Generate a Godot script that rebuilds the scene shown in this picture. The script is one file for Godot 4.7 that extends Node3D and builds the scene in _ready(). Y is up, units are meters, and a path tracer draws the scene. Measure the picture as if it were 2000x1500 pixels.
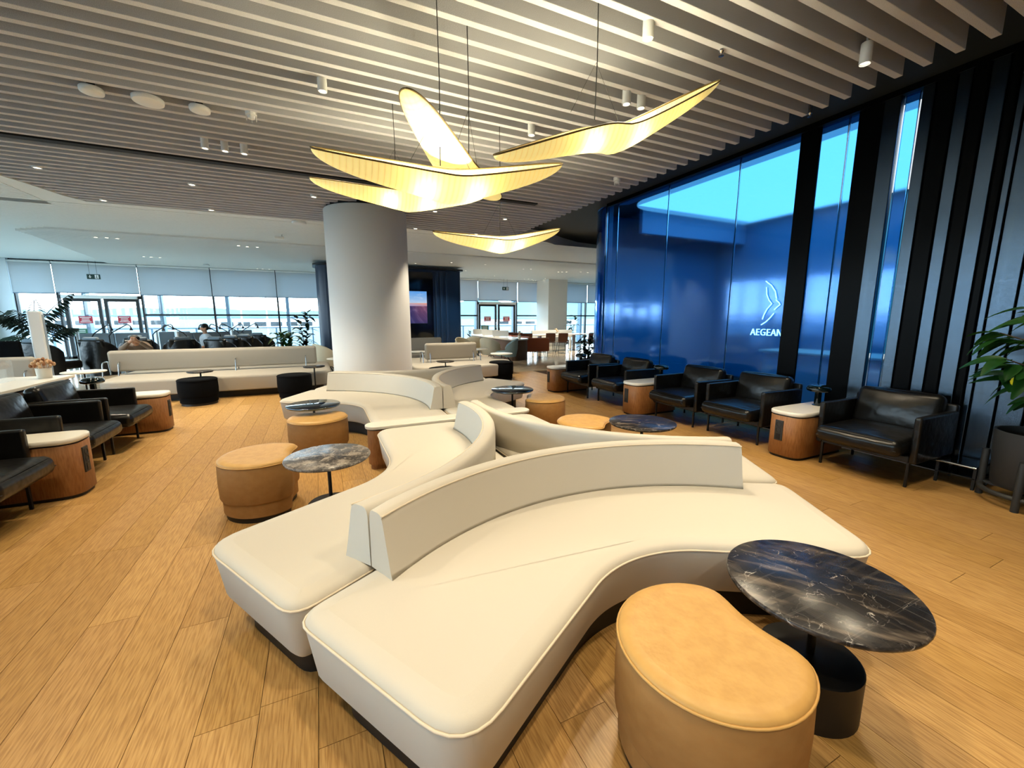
extends Node3D
# Airport lounge with curved cream sofas, bird-wing pendants, a slatted ceiling and a blue glass wall.

var used := {}
var rng := RandomNumberGenerator.new()
var M := {}

# ---------------------------------------------------------------- mesh builder
class MB:
	var v := PackedVector3Array()
	var n := PackedVector3Array()
	var uv := PackedVector2Array()

	func tri(a: Vector3, b: Vector3, c: Vector3, na: Vector3, nb: Vector3, nc: Vector3) -> void:
		var g := (b - a).cross(c - a)
		if g.length_squared() < 1e-16:
			return
		if g.dot(na + nb + nc) > 0.0:
			v.append(a); v.append(c); v.append(b)
			n.append(na); n.append(nc); n.append(nb)
		else:
			v.append(a); v.append(b); v.append(c)
			n.append(na); n.append(nb); n.append(nc)

	func quad(a: Vector3, b: Vector3, c: Vector3, d: Vector3, na: Vector3, nb: Vector3, nc: Vector3, nd: Vector3) -> void:
		tri(a, b, c, na, nb, nc)
		tri(a, c, d, na, nc, nd)

	func face(a: Vector3, b: Vector3, c: Vector3, d: Vector3, out: Vector3) -> void:
		var g := (b - a).cross(c - a).normalized()
		if g.dot(out) < 0.0:
			g = -g
		quad(a, b, c, d, g, g, g, g)

	# sharp box between two corners, in the frame x
	func box(lo: Vector3, hi: Vector3, x := Transform3D.IDENTITY) -> void:
		for ax in 3:
			for s in 2:
				var p := []
				for k in 4:
					var q := lo
					q[ax] = hi[ax] if s == 1 else lo[ax]
					var a1 := (ax + 1) % 3
					var a2 := (ax + 2) % 3
					q[a1] = hi[a1] if k == 1 or k == 2 else lo[a1]
					q[a2] = hi[a2] if k >= 2 else lo[a2]
					p.append(x * q)
				var o := Vector3.ZERO
				o[ax] = 1.0 if s == 1 else -1.0
				face(p[0], p[1], p[2], p[3], x.basis * o)

	func bar(c: Vector3, s: Vector3) -> void:
		box(c - s * 0.5, c + s * 0.5)

	# box with rounded edges of radius r; puff swells the faces along x, y and z
	func rbox(x: Transform3D, size: Vector3, r: float, k := 2, puff := Vector3.ZERO, inner := 0) -> void:
		var h := size * 0.5
		for ax in 3:
			var a1 := (ax + 1) % 3
			var a2 := (ax + 2) % 3
			var lists := []
			for a in [a1, a2]:
				var l := PackedFloat32Array()
				for i in k + 1:
					l.append(-(h[a] - r) - r * tan(PI / 4 * (1.0 - float(i) / k)))
				for i in inner:
					l.append(lerpf(-(h[a] - r), h[a] - r, float(i + 1) / (inner + 1)))
				for i in k + 1:
					l.append(h[a] - r + r * tan(PI / 4 * float(i) / k))
				lists.append(l)
			var l1: PackedFloat32Array = lists[0]
			var l2: PackedFloat32Array = lists[1]
			for s in [-1.0, 1.0]:
				var pts := []
				var nor := []
				for i in l1.size():
					for j in l2.size():
						var p := Vector3.ZERO
						p[ax] = s * h[ax]
						p[a1] = l1[i]
						p[a2] = l2[j]
						var q := Vector3(clampf(p.x, -(h.x - r), h.x - r), clampf(p.y, -(h.y - r), h.y - r), clampf(p.z, -(h.z - r), h.z - r))
						var d := (p - q).normalized()
						p = q + d * r
						if puff[ax] != 0.0:
							var u := clampf(p[a1] / h[a1], -1, 1)
							var w := clampf(p[a2] / h[a2], -1, 1)
							p[ax] += s * puff[ax] * (1 - u * u) * (1 - w * w)
							d[a1] += 2.0 * puff[ax] * u * (1 - w * w) / h[a1]
							d[a2] += 2.0 * puff[ax] * w * (1 - u * u) / h[a2]
						pts.append(x * p)
						nor.append((x.basis * d).normalized())
				var m := l2.size()
				for i in l1.size() - 1:
					for j in m - 1:
						var a := i * m + j
						quad(pts[a], pts[a + m], pts[a + m + 1], pts[a + 1], nor[a], nor[a + m], nor[a + m + 1], nor[a + 1])

	# outline in (x, z), walls following prof = (inset, y); smooth where it bends less than 45 degrees
	func slab(line: PackedVector2Array, prof: Array, top := true, bottom := true, x := Transform3D.IDENTITY) -> void:
		if Geometry2D.is_polygon_clockwise(line):
			line = line.duplicate()
			line.reverse()
		var c := line.size()
		var en := PackedVector2Array()
		for i in c:
			var d := (line[(i + 1) % c] - line[i]).normalized()
			en.append(Vector2(d.y, -d.x))
		var vn := PackedVector2Array()
		for i in c:
			var a := en[(i + c - 1) % c]
			var b := en[i]
			var mm := (a + b).normalized()
			vn.append(mm / maxf(0.4, mm.dot(b)))
		# keep outward
		var area := 0.0
		for i in c:
			area += line[i].cross(line[(i + 1) % c])
		var sgn := 1.0 if area > 0 else -1.0
		var rings := []
		for p in prof:
			var ring := PackedVector3Array()
			for i in c:
				var q: Vector2 = line[i] - vn[i] * sgn * p.x
				ring.append(Vector3(q.x, p.y, q.y))
			rings.append(ring)
		var slopes := []
		for k in prof.size() - 1:
			var d: Vector2 = prof[k + 1] - prof[k]
			slopes.append(Vector2(d.y, d.x).normalized())   # (outward, up)
		for k in prof.size() - 1:
			var s0: Vector2 = slopes[k]
			var s1: Vector2 = slopes[k]
			if k > 0 and s0.dot(slopes[k - 1]) > 0.7:
				s0 = (s0 + slopes[k - 1]).normalized()
			if k < slopes.size() - 1 and s1.dot(slopes[k + 1]) > 0.7:
				s1 = (s1 + slopes[k + 1]).normalized()
			for i in c:
				var j := (i + 1) % c
				var ni := en[i]
				var nj := en[i]
				if en[(i + c - 1) % c].dot(en[i]) > 0.7:
					ni = (en[(i + c - 1) % c] + en[i]).normalized()
				if en[j].dot(en[i]) > 0.7:
					nj = (en[j] + en[i]).normalized()
				ni *= sgn
				nj *= sgn
				quad(x * rings[k][i], x * rings[k][j], x * rings[k + 1][j], x * rings[k + 1][i],
					x.basis * Vector3(ni.x * s0.x, s0.y, ni.y * s0.x), x.basis * Vector3(nj.x * s0.x, s0.y, nj.y * s0.x),
					x.basis * Vector3(nj.x * s1.x, s1.y, nj.y * s1.x), x.basis * Vector3(ni.x * s1.x, s1.y, ni.y * s1.x))
		for e in 2:
			if (e == 0 and not bottom) or (e == 1 and not top):
				continue
			var ring: PackedVector3Array = rings[0] if e == 0 else rings[-1]
			var flat := PackedVector2Array()
			for p in ring:
				flat.append(Vector2(p.x, p.z))
			var id := Geometry2D.triangulate_polygon(flat)
			if id.is_empty():
				id = Geometry2D.triangulate_polygon(line)
			var up := x.basis * (Vector3.DOWN if e == 0 else Vector3.UP)
			for t in range(0, id.size(), 3):
				tri(x * ring[id[t]], x * ring[id[t + 1]], x * ring[id[t + 2]], up, up, up)

	# turned shape: prof = (radius, y)
	func lathe(prof: Array, k := 20, x := Transform3D.IDENTITY) -> void:
		var circ := PackedVector2Array()
		for i in k:
			circ.append(Vector2(cos(TAU * i / k), sin(TAU * i / k)))
		for p in prof.size() - 1:
			var d: Vector2 = (prof[p + 1] - prof[p])
			if d.length() < 1e-6:
				continue
			var s := Vector2(d.y, -d.x).normalized()
			var s0 := s
			var s1 := s
			if p > 0:
				var e: Vector2 = prof[p] - prof[p - 1]
				var q := Vector2(e.y, -e.x).normalized()
				if q.dot(s) > 0.6:
					s0 = (q + s).normalized()
			if p < prof.size() - 2:
				var e: Vector2 = prof[p + 2] - prof[p + 1]
				var q := Vector2(e.y, -e.x).normalized()
				if q.dot(s) > 0.6:
					s1 = (q + s).normalized()
			for i in k:
				var a := circ[i]
				var b := circ[(i + 1) % k]
				var r0: float = prof[p].x
				var r1: float = prof[p + 1].x
				quad(x * Vector3(a.x * r0, prof[p].y, a.y * r0), x * Vector3(b.x * r0, prof[p].y, b.y * r0), x * Vector3(b.x * r1, prof[p + 1].y, b.y * r1), x * Vector3(a.x * r1, prof[p + 1].y, a.y * r1),
					x.basis * Vector3(a.x * s0.x, s0.y, a.y * s0.x), x.basis * Vector3(b.x * s0.x, s0.y, b.y * s0.x), x.basis * Vector3(b.x * s1.x, s1.y, b.y * s1.x), x.basis * Vector3(a.x * s1.x, s1.y, a.y * s1.x))

	# round bar along a path
	func tube(p: Array, r, k := 6, closed := false) -> void:
		var m := p.size()
		var side := Vector3.ZERO
		var rings := []
		var nors := []
		for i in m:
			var a: Vector3 = p[(i + m - 1) % m] if closed else p[maxi(i - 1, 0)]
			var b: Vector3 = p[(i + 1) % m] if closed else p[mini(i + 1, m - 1)]
			var t := (b - a).normalized()
			if side == Vector3.ZERO:
				side = t.cross(Vector3.UP if absf(t.y) < 0.9 else Vector3.RIGHT).normalized()
			side = (side - t * side.dot(t)).normalized()
			var u := t.cross(side)
			var rr: float = r[i] if r is Array else r
			var ring := []
			var nor := []
			for j in k:
				var d := side * cos(TAU * j / k) + u * sin(TAU * j / k)
				nor.append(d)
				ring.append(p[i] + d * rr)
			rings.append(ring)
			nors.append(nor)
		for i in (m if closed else m - 1):
			var i2 := (i + 1) % m
			for j in k:
				var j2 := (j + 1) % k
				quad(rings[i][j], rings[i][j2], rings[i2][j2], rings[i2][j], nors[i][j], nors[i][j2], nors[i2][j2], nors[i2][j])
		if not closed:
			for e in [0, m - 1]:
				var t: Vector3 = (p[0] - p[1]).normalized() if e == 0 else (p[m - 1] - p[m - 2]).normalized()
				for j in range(1, k - 1):
					tri(rings[e][0], rings[e][j], rings[e][j + 1], t, t, t)

	# skin over rows of points; normals from neighbours; around = rows close on themselves
	func skin(rows: Array, around := false, flip := false) -> void:
		var m := rows.size()
		var k: int = rows[0].size()
		var nor := []
		for i in m:
			var l := PackedVector3Array()
			for j in k:
				var du: Vector3 = rows[mini(i + 1, m - 1)][j] - rows[maxi(i - 1, 0)][j]
				var dv: Vector3 = (rows[i][(j + 1) % k] - rows[i][(j + k - 1) % k]) if around else (rows[i][mini(j + 1, k - 1)] - rows[i][maxi(j - 1, 0)])
				var g := du.cross(dv)
				g = g.normalized() if g.length_squared() > 1e-18 else Vector3.UP
				l.append(-g if flip else g)
			nor.append(l)
		for i in m - 1:
			for j in (k if around else k - 1):
				var j2 := (j + 1) % k
				quad(rows[i][j], rows[i][j2], rows[i + 1][j2], rows[i + 1][j], nor[i][j], nor[i][j2], nor[i + 1][j2], nor[i + 1][j])

	func ball(c: Vector3, r: Vector3, k := 10, x := Basis.IDENTITY) -> void:
		var rows := []
		var nors := []
		for i in k / 2 + 1:
			var a := PI * i / (k / 2)
			var row := PackedVector3Array()
			var nr := PackedVector3Array()
			for j in k:
				var d := Vector3(sin(a) * cos(TAU * j / k), cos(a), sin(a) * sin(TAU * j / k))
				row.append(c + x * (d * r))
				nr.append((x * (d / r)).normalized())
			rows.append(row)
			nors.append(nr)
		for i in rows.size() - 1:
			for j in k:
				var j2 := (j + 1) % k
				quad(rows[i][j], rows[i][j2], rows[i + 1][j2], rows[i + 1][j], nors[i][j], nors[i][j2], nors[i + 1][j2], nors[i + 1][j])

	func mesh() -> ArrayMesh:
		var a := []
		a.resize(Mesh.ARRAY_MAX)
		a[Mesh.ARRAY_VERTEX] = v
		a[Mesh.ARRAY_NORMAL] = n
		if uv.size() == v.size():
			a[Mesh.ARRAY_TEX_UV] = uv
		var m := ArrayMesh.new()
		m.add_surface_from_arrays(Mesh.PRIMITIVE_TRIANGLES, a)
		return m

# ---------------------------------------------------------------- scene tree helpers
func numbered(called: String, parent: Node) -> String:
	var key := str(parent.get_instance_id()) + called
	if not used.has(key):
		used[key] = 0
		return called
	used[key] += 1
	return "%s_%03d" % [called, used[key]]

func put(called: String, mesh: Mesh, material: Material, parent: Node = self) -> MeshInstance3D:
	var o := MeshInstance3D.new()
	o.name = numbered(called, parent)
	o.mesh = mesh
	o.material_override = material
	parent.add_child(o, true)
	return o

func obj(called: String, b: MB, material: Material, parent: Node = self) -> MeshInstance3D:
	return put(called, b.mesh(), material, parent)

func tag(o: Node3D, label: String, category: String, group := "") -> Node3D:
	o.set_meta("label", label)
	o.set_meta("category", category)
	if group:
		o.set_meta("group", group)
	return o

func thing(called: String, at := Vector3.ZERO, turn := 0.0) -> Node3D:
	var o := Node3D.new()
	o.name = numbered(called, self)
	add_child(o, true)
	o.position = at
	o.rotation.y = turn
	return o

func copy(src: Node3D, called: String, at: Vector3, turn := 0.0) -> Node3D:
	var o: Node3D = src.duplicate()
	o.name = numbered(called, self)
	add_child(o, true)
	o.position = at
	o.rotation = Vector3(0, turn, 0)
	return o

func setting(called: String) -> Node3D:
	var o := Node3D.new()
	o.name = called
	add_child(o, true)
	o.set_meta("kind", "structure")
	return o

func stuff(o: Node3D) -> Node3D:
	o.set_meta("kind", "stuff")
	return o

func at(p: Vector3, turn := 0.0) -> Transform3D:
	return Transform3D(Basis(Vector3.UP, turn), p)

func disc(r: float, k := 28) -> PackedVector2Array:
	var l := PackedVector2Array()
	for i in k:
		l.append(Vector2(cos(TAU * i / k), sin(TAU * i / k)) * r)
	return l

func rrect(w: float, d: float, r: float, k := 6) -> PackedVector2Array:
	var l := PackedVector2Array()
	for c in 4:
		var o := Vector2((w * 0.5 - r) * (1 if c == 0 or c == 3 else -1), (d * 0.5 - r) * (1 if c < 2 else -1))
		for i in k + 1:
			var a := PI / 2 * (c + float(i) / k)
			l.append(o + Vector2(cos(a), sin(a)) * r)
	return l

# rounds the corners of an outline
func rounded(line: PackedVector2Array, r: PackedFloat32Array, k := 6) -> PackedVector2Array:
	var out := PackedVector2Array()
	var c := line.size()
	for i in c:
		if r[i] <= 0.0:
			out.append(line[i])
			continue
		var a := (line[(i + c - 1) % c] - line[i]).normalized()
		var b := (line[(i + 1) % c] - line[i]).normalized()
		var p0 := line[i] + a * r[i]
		var p1 := line[i] + b * r[i]
		for j in k + 1:
			var t := float(j) / k
			out.append(p0.lerp(line[i], t).lerp(line[i].lerp(p1, t), t))
	return out

# ---------------------------------------------------------------- materials
func mat(c: Color, rough := 0.6, metal := 0.0, spec := 0.5) -> StandardMaterial3D:
	var m := StandardMaterial3D.new()
	m.albedo_color = c
	m.roughness = rough
	m.metallic = metal
	m.metallic_specular = spec
	return m

func glow(c: Color, e: float) -> StandardMaterial3D:
	var m := mat(c, 0.6)
	m.emission_enabled = true
	m.emission = c
	m.emission_energy_multiplier = e
	return m

func noise(seed_: int, freq: float, stops: Array, size := 512, octaves := 4, kind := FastNoiseLite.TYPE_SIMPLEX_SMOOTH, fractal := FastNoiseLite.FRACTAL_FBM, warp := 0.0) -> NoiseTexture2D:
	var f := FastNoiseLite.new()
	f.seed = seed_
	f.noise_type = kind
	f.frequency = freq
	f.fractal_type = fractal
	f.fractal_octaves = octaves
	if warp > 0.0:
		f.domain_warp_enabled = true
		f.domain_warp_amplitude = warp
		f.domain_warp_frequency = 0.006
	var t := NoiseTexture2D.new()
	t.width = size
	t.height = size
	t.seamless = true
	t.noise = f
	if stops.size():
		var g := Gradient.new()
		g.offsets = PackedFloat32Array(stops.map(func(s): return s[0]))
		g.colors = PackedColorArray(stops.map(func(s): return s[1]))
		t.color_ramp = g
	return t

func bumps(seed_: int, freq: float, strength: float, kind := FastNoiseLite.TYPE_SIMPLEX_SMOOTH) -> NoiseTexture2D:
	var t := noise(seed_, freq, [], 256, 3, kind)
	t.as_normal_map = true
	t.bump_strength = strength
	return t

func grain(m: StandardMaterial3D, t: Texture2D, scale: Vector3, world := false) -> StandardMaterial3D:
	m.albedo_texture = t
	m.uv1_triplanar = true
	m.uv1_world_triplanar = world
	m.uv1_scale = scale
	return m

func relief(m: StandardMaterial3D, t: Texture2D, amount: float, scale := Vector3.ONE) -> StandardMaterial3D:
	m.normal_enabled = true
	m.normal_texture = t
	m.normal_scale = amount
	if not m.uv1_triplanar:
		m.uv1_triplanar = true
		m.uv1_scale = scale
	return m

# dark stone: slanting brown streaks with a few broken white veins
func marble_texture(pale: float) -> ImageTexture:
	var a := FastNoiseLite.new()
	a.seed = 31 + int(pale * 10.0)
	a.frequency = 0.006
	a.fractal_octaves = 4
	var c := FastNoiseLite.new()
	c.seed = 77
	c.frequency = 0.02
	c.fractal_octaves = 4
	var im := Image.create(512, 512, false, Image.FORMAT_RGB8)
	for y in 512:
		for x in 512:
			var p := Vector2(x, y).rotated(0.6)
			var wob := c.get_noise_2d(x, y) * 26.0
			var st := a.get_noise_2d(p.x * (4.5 - 2.6 * pale) + wob * (1.0 + pale * 1.5), p.y * (0.7 + pale * 0.6) + wob * pale) * 0.5 + 0.5
			var k := smoothstep(0.42, 0.85, st)
			var col := Color(0.11, 0.10, 0.10).lerp(Color(0.47, 0.42, 0.37).lightened(pale * 0.25), minf(k * 0.9 + pale * (0.25 + 0.5 * absf(c.get_noise_2d(x * 1.7, y * 1.7)) * 2.0), 1.0))
			col = col.lerp(Color(0.10, 0.11, 0.14), smoothstep(0.55, 0.2, st) * 0.5)
			var v1 := absf(a.get_noise_2d(p.y * 1.4 + wob * 0.8 + 900.0, p.x * 0.55))
			var v2 := absf(c.get_noise_2d(x * 0.5 + 300.0 + wob * 0.4, y * 0.5))
			var gate := smoothstep(0.0, 0.35, c.get_noise_2d(x * 0.6 + 50.0, y * 0.6 + 700.0))
			var v := clampf(1.0 - v1 / 0.016, 0, 1) * (0.3 + 0.7 * gate) + 0.9 * clampf(1.0 - v2 / 0.016, 0, 1) * gate
			im.set_pixel(x, y, col.lerp(Color(0.85, 0.82, 0.78), clampf(v, 0, 0.9)))
	return ImageTexture.create_from_image(im)

func make_materials() -> void:
	var g := func(x: float) -> Color: return Color(x, x, x)
	var t_grain := noise(3, 0.03, [[0.15, Color(0.80, 0.75, 0.68)], [0.5, Color(0.93, 0.91, 0.88)], [0.85, Color(1, 1, 1)]], 512, 5)
	var t_felt := noise(5, 0.22, [[0.2, g.call(0.74)], [0.8, g.call(1.0)]], 512, 3)
	var t_soft := noise(7, 0.012, [[0.25, g.call(0.9)], [0.75, g.call(1.0)]], 512, 4)
	var t_hide := noise(8, 0.015, [[0.2, Color(0.955, 0.94, 0.92)], [0.75, Color(1, 1, 1)]], 512, 5)
	var n_weave := bumps(11, 0.3, 3.0)
	var n_hide := bumps(12, 0.12, 4.0, FastNoiseLite.TYPE_CELLULAR)
	var n_crease := bumps(13, 0.02, 14.0)
	for i in 6:
		var tone: Color = [Color(0.77, 0.615, 0.38), Color(0.745, 0.59, 0.36), Color(0.79, 0.635, 0.40), Color(0.73, 0.575, 0.345), Color(0.76, 0.605, 0.385), Color(0.75, 0.595, 0.35)][i]
		var m := grain(mat(tone, 0.4), t_grain, Vector3(6.5, 1.0, 0.4), true)
		m.uv1_offset = Vector3(0.37 * i, 0, 0.71 * i)
		M["plank%d" % i] = m
	M.gap = mat(Color(0.24, 0.15, 0.07), 0.9)
	M.tile = grain(mat(Color(0.86, 0.79, 0.68), 0.10), t_soft, Vector3(0.6, 0.6, 0.6), true)
	M.tile_dark = grain(mat(Color(0.81, 0.74, 0.63), 0.10), t_soft, Vector3(0.5, 0.5, 0.5), true)
	M.cream = relief(mat(Color(0.785, 0.762, 0.715), 0.95, 0, 0.2), n_weave, 0.22, Vector3(9, 9, 9))
	M.piping = mat(Color(0.84, 0.79, 0.71), 0.9, 0, 0.2)
	M.greige = relief(mat(Color(0.65, 0.625, 0.58), 0.95, 0, 0.2), n_weave, 0.25, Vector3(8, 8, 8))
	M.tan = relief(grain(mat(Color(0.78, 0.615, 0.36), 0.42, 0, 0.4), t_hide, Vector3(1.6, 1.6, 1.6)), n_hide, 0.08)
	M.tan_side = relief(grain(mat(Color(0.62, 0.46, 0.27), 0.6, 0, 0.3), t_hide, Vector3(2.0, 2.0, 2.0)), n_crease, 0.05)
	M.leather = relief(mat(Color(0.05, 0.048, 0.045), 0.30, 0, 0.45), n_crease, 0.1, Vector3(1.0, 1.0, 1.0))
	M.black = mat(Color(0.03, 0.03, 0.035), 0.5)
	M.felt_black = mat(Color(0.045, 0.05, 0.06), 0.95, 0, 0.2)
	M.gloss_black = mat(Color(0.02, 0.025, 0.03), 0.08)
	M.walnut = grain(mat(Color(0.62, 0.43, 0.25), 0.5), t_grain, Vector3(5, 0.5, 5))
	M.darkwood = grain(mat(Color(0.36, 0.27, 0.20), 0.55), t_grain, Vector3(5, 0.5, 5))
	M.white_top = mat(Color(0.88, 0.86, 0.81), 0.3)
	M.white = mat(Color(0.86, 0.87, 0.87), 0.5)
	M.steel = mat(Color(0.72, 0.73, 0.74), 0.25, 1.0)
	M.lamp_green = mat(Color(0.02, 0.06, 0.06), 0.06)
	M.slat = grain(mat(Color(0.84, 0.85, 0.88), 0.95, 0, 0.2), t_felt, Vector3(2.2, 2.2, 2.2), true)
	M.ceiling = mat(Color(0.86, 0.875, 0.875), 0.55)
	M.void = mat(Color(0.03, 0.035, 0.045), 0.8)
	M.soffit = mat(Color(0.09, 0.13, 0.16), 0.7)
	M.plaster = grain(mat(Color(0.79, 0.775, 0.74), 0.8), t_soft, Vector3(1, 1, 1))
	M.column_paint = mat(Color(0.86, 0.855, 0.835), 0.7)
	M.wall_white = mat(Color(0.83, 0.86, 0.88), 0.7)
	M.blue_glass = mat(Color(0.32, 0.665, 0.945, 0.0), 0.075, 0.08)
	M.blue_glass.refraction_enabled = true
	M.blue_glass.refraction_scale = 0.04
	M.room_blue = mat(Color(0.12, 0.50, 0.66), 0.6)
	M.room_band = mat(Color(0.45, 0.62, 0.76), 0.6)
	M.lum = glow(Color(0.95, 0.985, 1.0), 0.95)
	M.lum.albedo_color = Color(0.3, 0.3, 0.3)
	M.blue_edge = mat(Color(0.25, 0.6, 0.85), 0.3, 0.5)
	M.ink = mat(Color(0.012, 0.016, 0.022), 0.3, 0.0, 0.14)
	M.satin = relief(grain(mat(Color(0.31, 0.37, 0.43), 0.22, 1.0), t_felt, Vector3(3, 3, 3)), n_weave, 0.15)
	M.navy = mat(Color(0.012, 0.135, 0.265), 0.36)
	M.frame = mat(Color(0.03, 0.045, 0.06), 0.45)
	M.fin = mat(Color(0.34, 0.44, 0.52), 0.5)
	M.pane = mat(Color(0.9, 0.97, 1.0, 0.06), 0.02)
	M.pane.transparency = BaseMaterial3D.TRANSPARENCY_ALPHA
	M.glass_clear = mat(Color(0.9, 0.95, 0.97, 0.12), 0.03)
	M.glass_clear.transparency = BaseMaterial3D.TRANSPARENCY_ALPHA
	M.blind = mat(Color(0.76, 0.77, 0.77), 0.9, 0, 0.1)
	M.blind.backlight_enabled = true
	M.blind.backlight = Color(0.64, 0.67, 0.70)
	M.marble = grain(mat(Color(1, 1, 1), 0.27, 0.0, 0.4), marble_texture(0.0), Vector3(1.15, 1.15, 1.15))
	M.marble_grey = grain(mat(Color(1, 1, 1), 0.27, 0.0, 0.4), marble_texture(1.0), Vector3(1.4, 1.4, 1.4))
	M.table_glass = mat(Color(0.42, 0.46, 0.50), 0.06, 1.0)
	M.rust = mat(Color(0.64, 0.33, 0.18), 0.6)
	M.shell = mat(Color(0.34, 0.17, 0.10), 0.45)
	M.chair_cream = mat(Color(0.84, 0.80, 0.70), 0.9, 0, 0.2)
	M.chair_blue = mat(Color(0.55, 0.65, 0.67), 0.9, 0, 0.2)
	M.screen_grey = mat(Color(0.55, 0.60, 0.64), 0.9)
	M.head_pad = mat(Color(0.45, 0.50, 0.54), 0.8)
	M.pot_grey = mat(Color(0.16, 0.16, 0.155), 0.6)
	M.soil = mat(Color(0.12, 0.08, 0.05), 0.95)
	M.leaf = mat(Color(0.09, 0.24, 0.075), 0.35)
	M.leaf.backlight_enabled = true
	M.leaf.backlight = Color(0.10, 0.22, 0.04)
	M.leaf_dark = mat(Color(0.05, 0.14, 0.07), 0.4)
	M.bark = mat(Color(0.24, 0.19, 0.13), 0.9)
	M.lemon = mat(Color(0.86, 0.80, 0.10), 0.4)
	M.petal = mat(Color(0.83, 0.68, 0.52), 0.8)
	M.petal_brown = mat(Color(0.60, 0.40, 0.25), 0.8)
	M.skin = mat(Color(0.78, 0.58, 0.46), 0.6)
	M.hair = mat(Color(0.03, 0.025, 0.022), 0.6)
	M.shirt = mat(Color(0.80, 0.82, 0.84), 0.9)
	M.shirt_tan = mat(Color(0.52, 0.44, 0.37), 0.9)
	M.shirt_dark = mat(Color(0.24, 0.22, 0.21), 0.9)
	M.red = mat(Color(0.72, 0.06, 0.16), 0.5)
	M.green = mat(Color(0.06, 0.36, 0.22), 0.5)
	M.green_exit = mat(Color(0.03, 0.20, 0.17), 0.5)
	M.print_white = mat(Color(0.93, 0.93, 0.93), 0.6)
	M.apron = mat(Color(0.40, 0.42, 0.42), 0.9)
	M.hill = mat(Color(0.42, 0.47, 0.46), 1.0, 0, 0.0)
	M.dark_glass = mat(Color(0.10, 0.14, 0.17), 0.1)
	M.lens = glow(Color(1.0, 0.95, 0.85), 6.0)
	M.bulb = glow(Color(1.0, 0.86, 0.5), 14.0)
	M.neon = glow(Color(0.55, 0.85, 1.0), 2.2)
	M.wing = mat(Color(0.97, 0.91, 0.70), 0.8, 0, 0.2)
	var im := Image.create(64, 4, false, Image.FORMAT_RGB8)
	for x in 64:
		var k := 0.84 + 0.16 * pow(absf(sin(PI * 4.0 * x / 64.0)), 0.5)
		for y in 4:
			im.set_pixel(x, y, Color(k, k, k))
	M.wing.albedo_texture = ImageTexture.create_from_image(im)
	M.wing.emission_enabled = true
	M.wing.emission = Color(1.0, 0.92, 0.57)
	M.wing.emission_texture = M.wing.albedo_texture
	M.wing.emission_operator = BaseMaterial3D.EMISSION_OP_MULTIPLY
	M.wing.emission_energy_multiplier = 0.52
	M.wing.uv1_triplanar = true
	M.wing.uv1_scale = Vector3(7, 7, 7)
	M.wing.backlight_enabled = true
	M.wing.backlight = Color(0.5, 0.47, 0.36)
	M.rim = mat(Color(0.35, 0.28, 0.10), 0.6)

# ---------------------------------------------------------------- the scene
func _ready() -> void:
	rng.seed = 20
	# camera: eye at 1.5 m, turned 25 degrees towards the blue wall, looking slightly down
	var cam := Camera3D.new()
	cam.name = "camera"
	cam.position = Vector3(0, 1.5, 0)
	cam.rotation_degrees = Vector3(-9.23, -25.1, 0)
	cam.fov = 86.3
	cam.near = 0.02
	cam.far = 9000.0
	add_child(cam)
	# hazy bright daylight
	var sky := ProceduralSkyMaterial.new()
	sky.sky_top_color = Color(0.64, 0.82, 0.93)
	sky.sky_horizon_color = Color(0.90, 0.97, 1.0)
	sky.sky_curve = 0.12
	sky.ground_horizon_color = Color(0.80, 0.90, 0.95)
	sky.ground_bottom_color = Color(0.62, 0.68, 0.72)
	sky.sky_energy_multiplier = 3.0
	sky.ground_energy_multiplier = 2.2
	var env := Environment.new()
	env.background_mode = Environment.BG_SKY
	env.sky = Sky.new()
	env.sky.sky_material = sky
	env.tonemap_mode = Environment.TONE_MAPPER_LINEAR
	env.tonemap_exposure = 1.0
	env.sdfgi_enabled = true
	env.ssao_enabled = true
	env.ssil_enabled = true
	var we := WorldEnvironment.new()
	we.name = "world"
	we.environment = env
	add_child(we)

	make_materials()
	build_floor()
	build_ceiling()
	build_blue_wall()
	build_walls()
	build_windows()
	build_outside()
	build_media_wall()
	build_column()
	build_curved_sofas()
	build_ottomans()
	build_tables()
	build_armchairs()
	build_benches()
	build_counter_corner()
	build_pods()
	build_dining()
	build_plants()
	build_people()
	build_pendants()
	build_ceiling_fittings()

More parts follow.
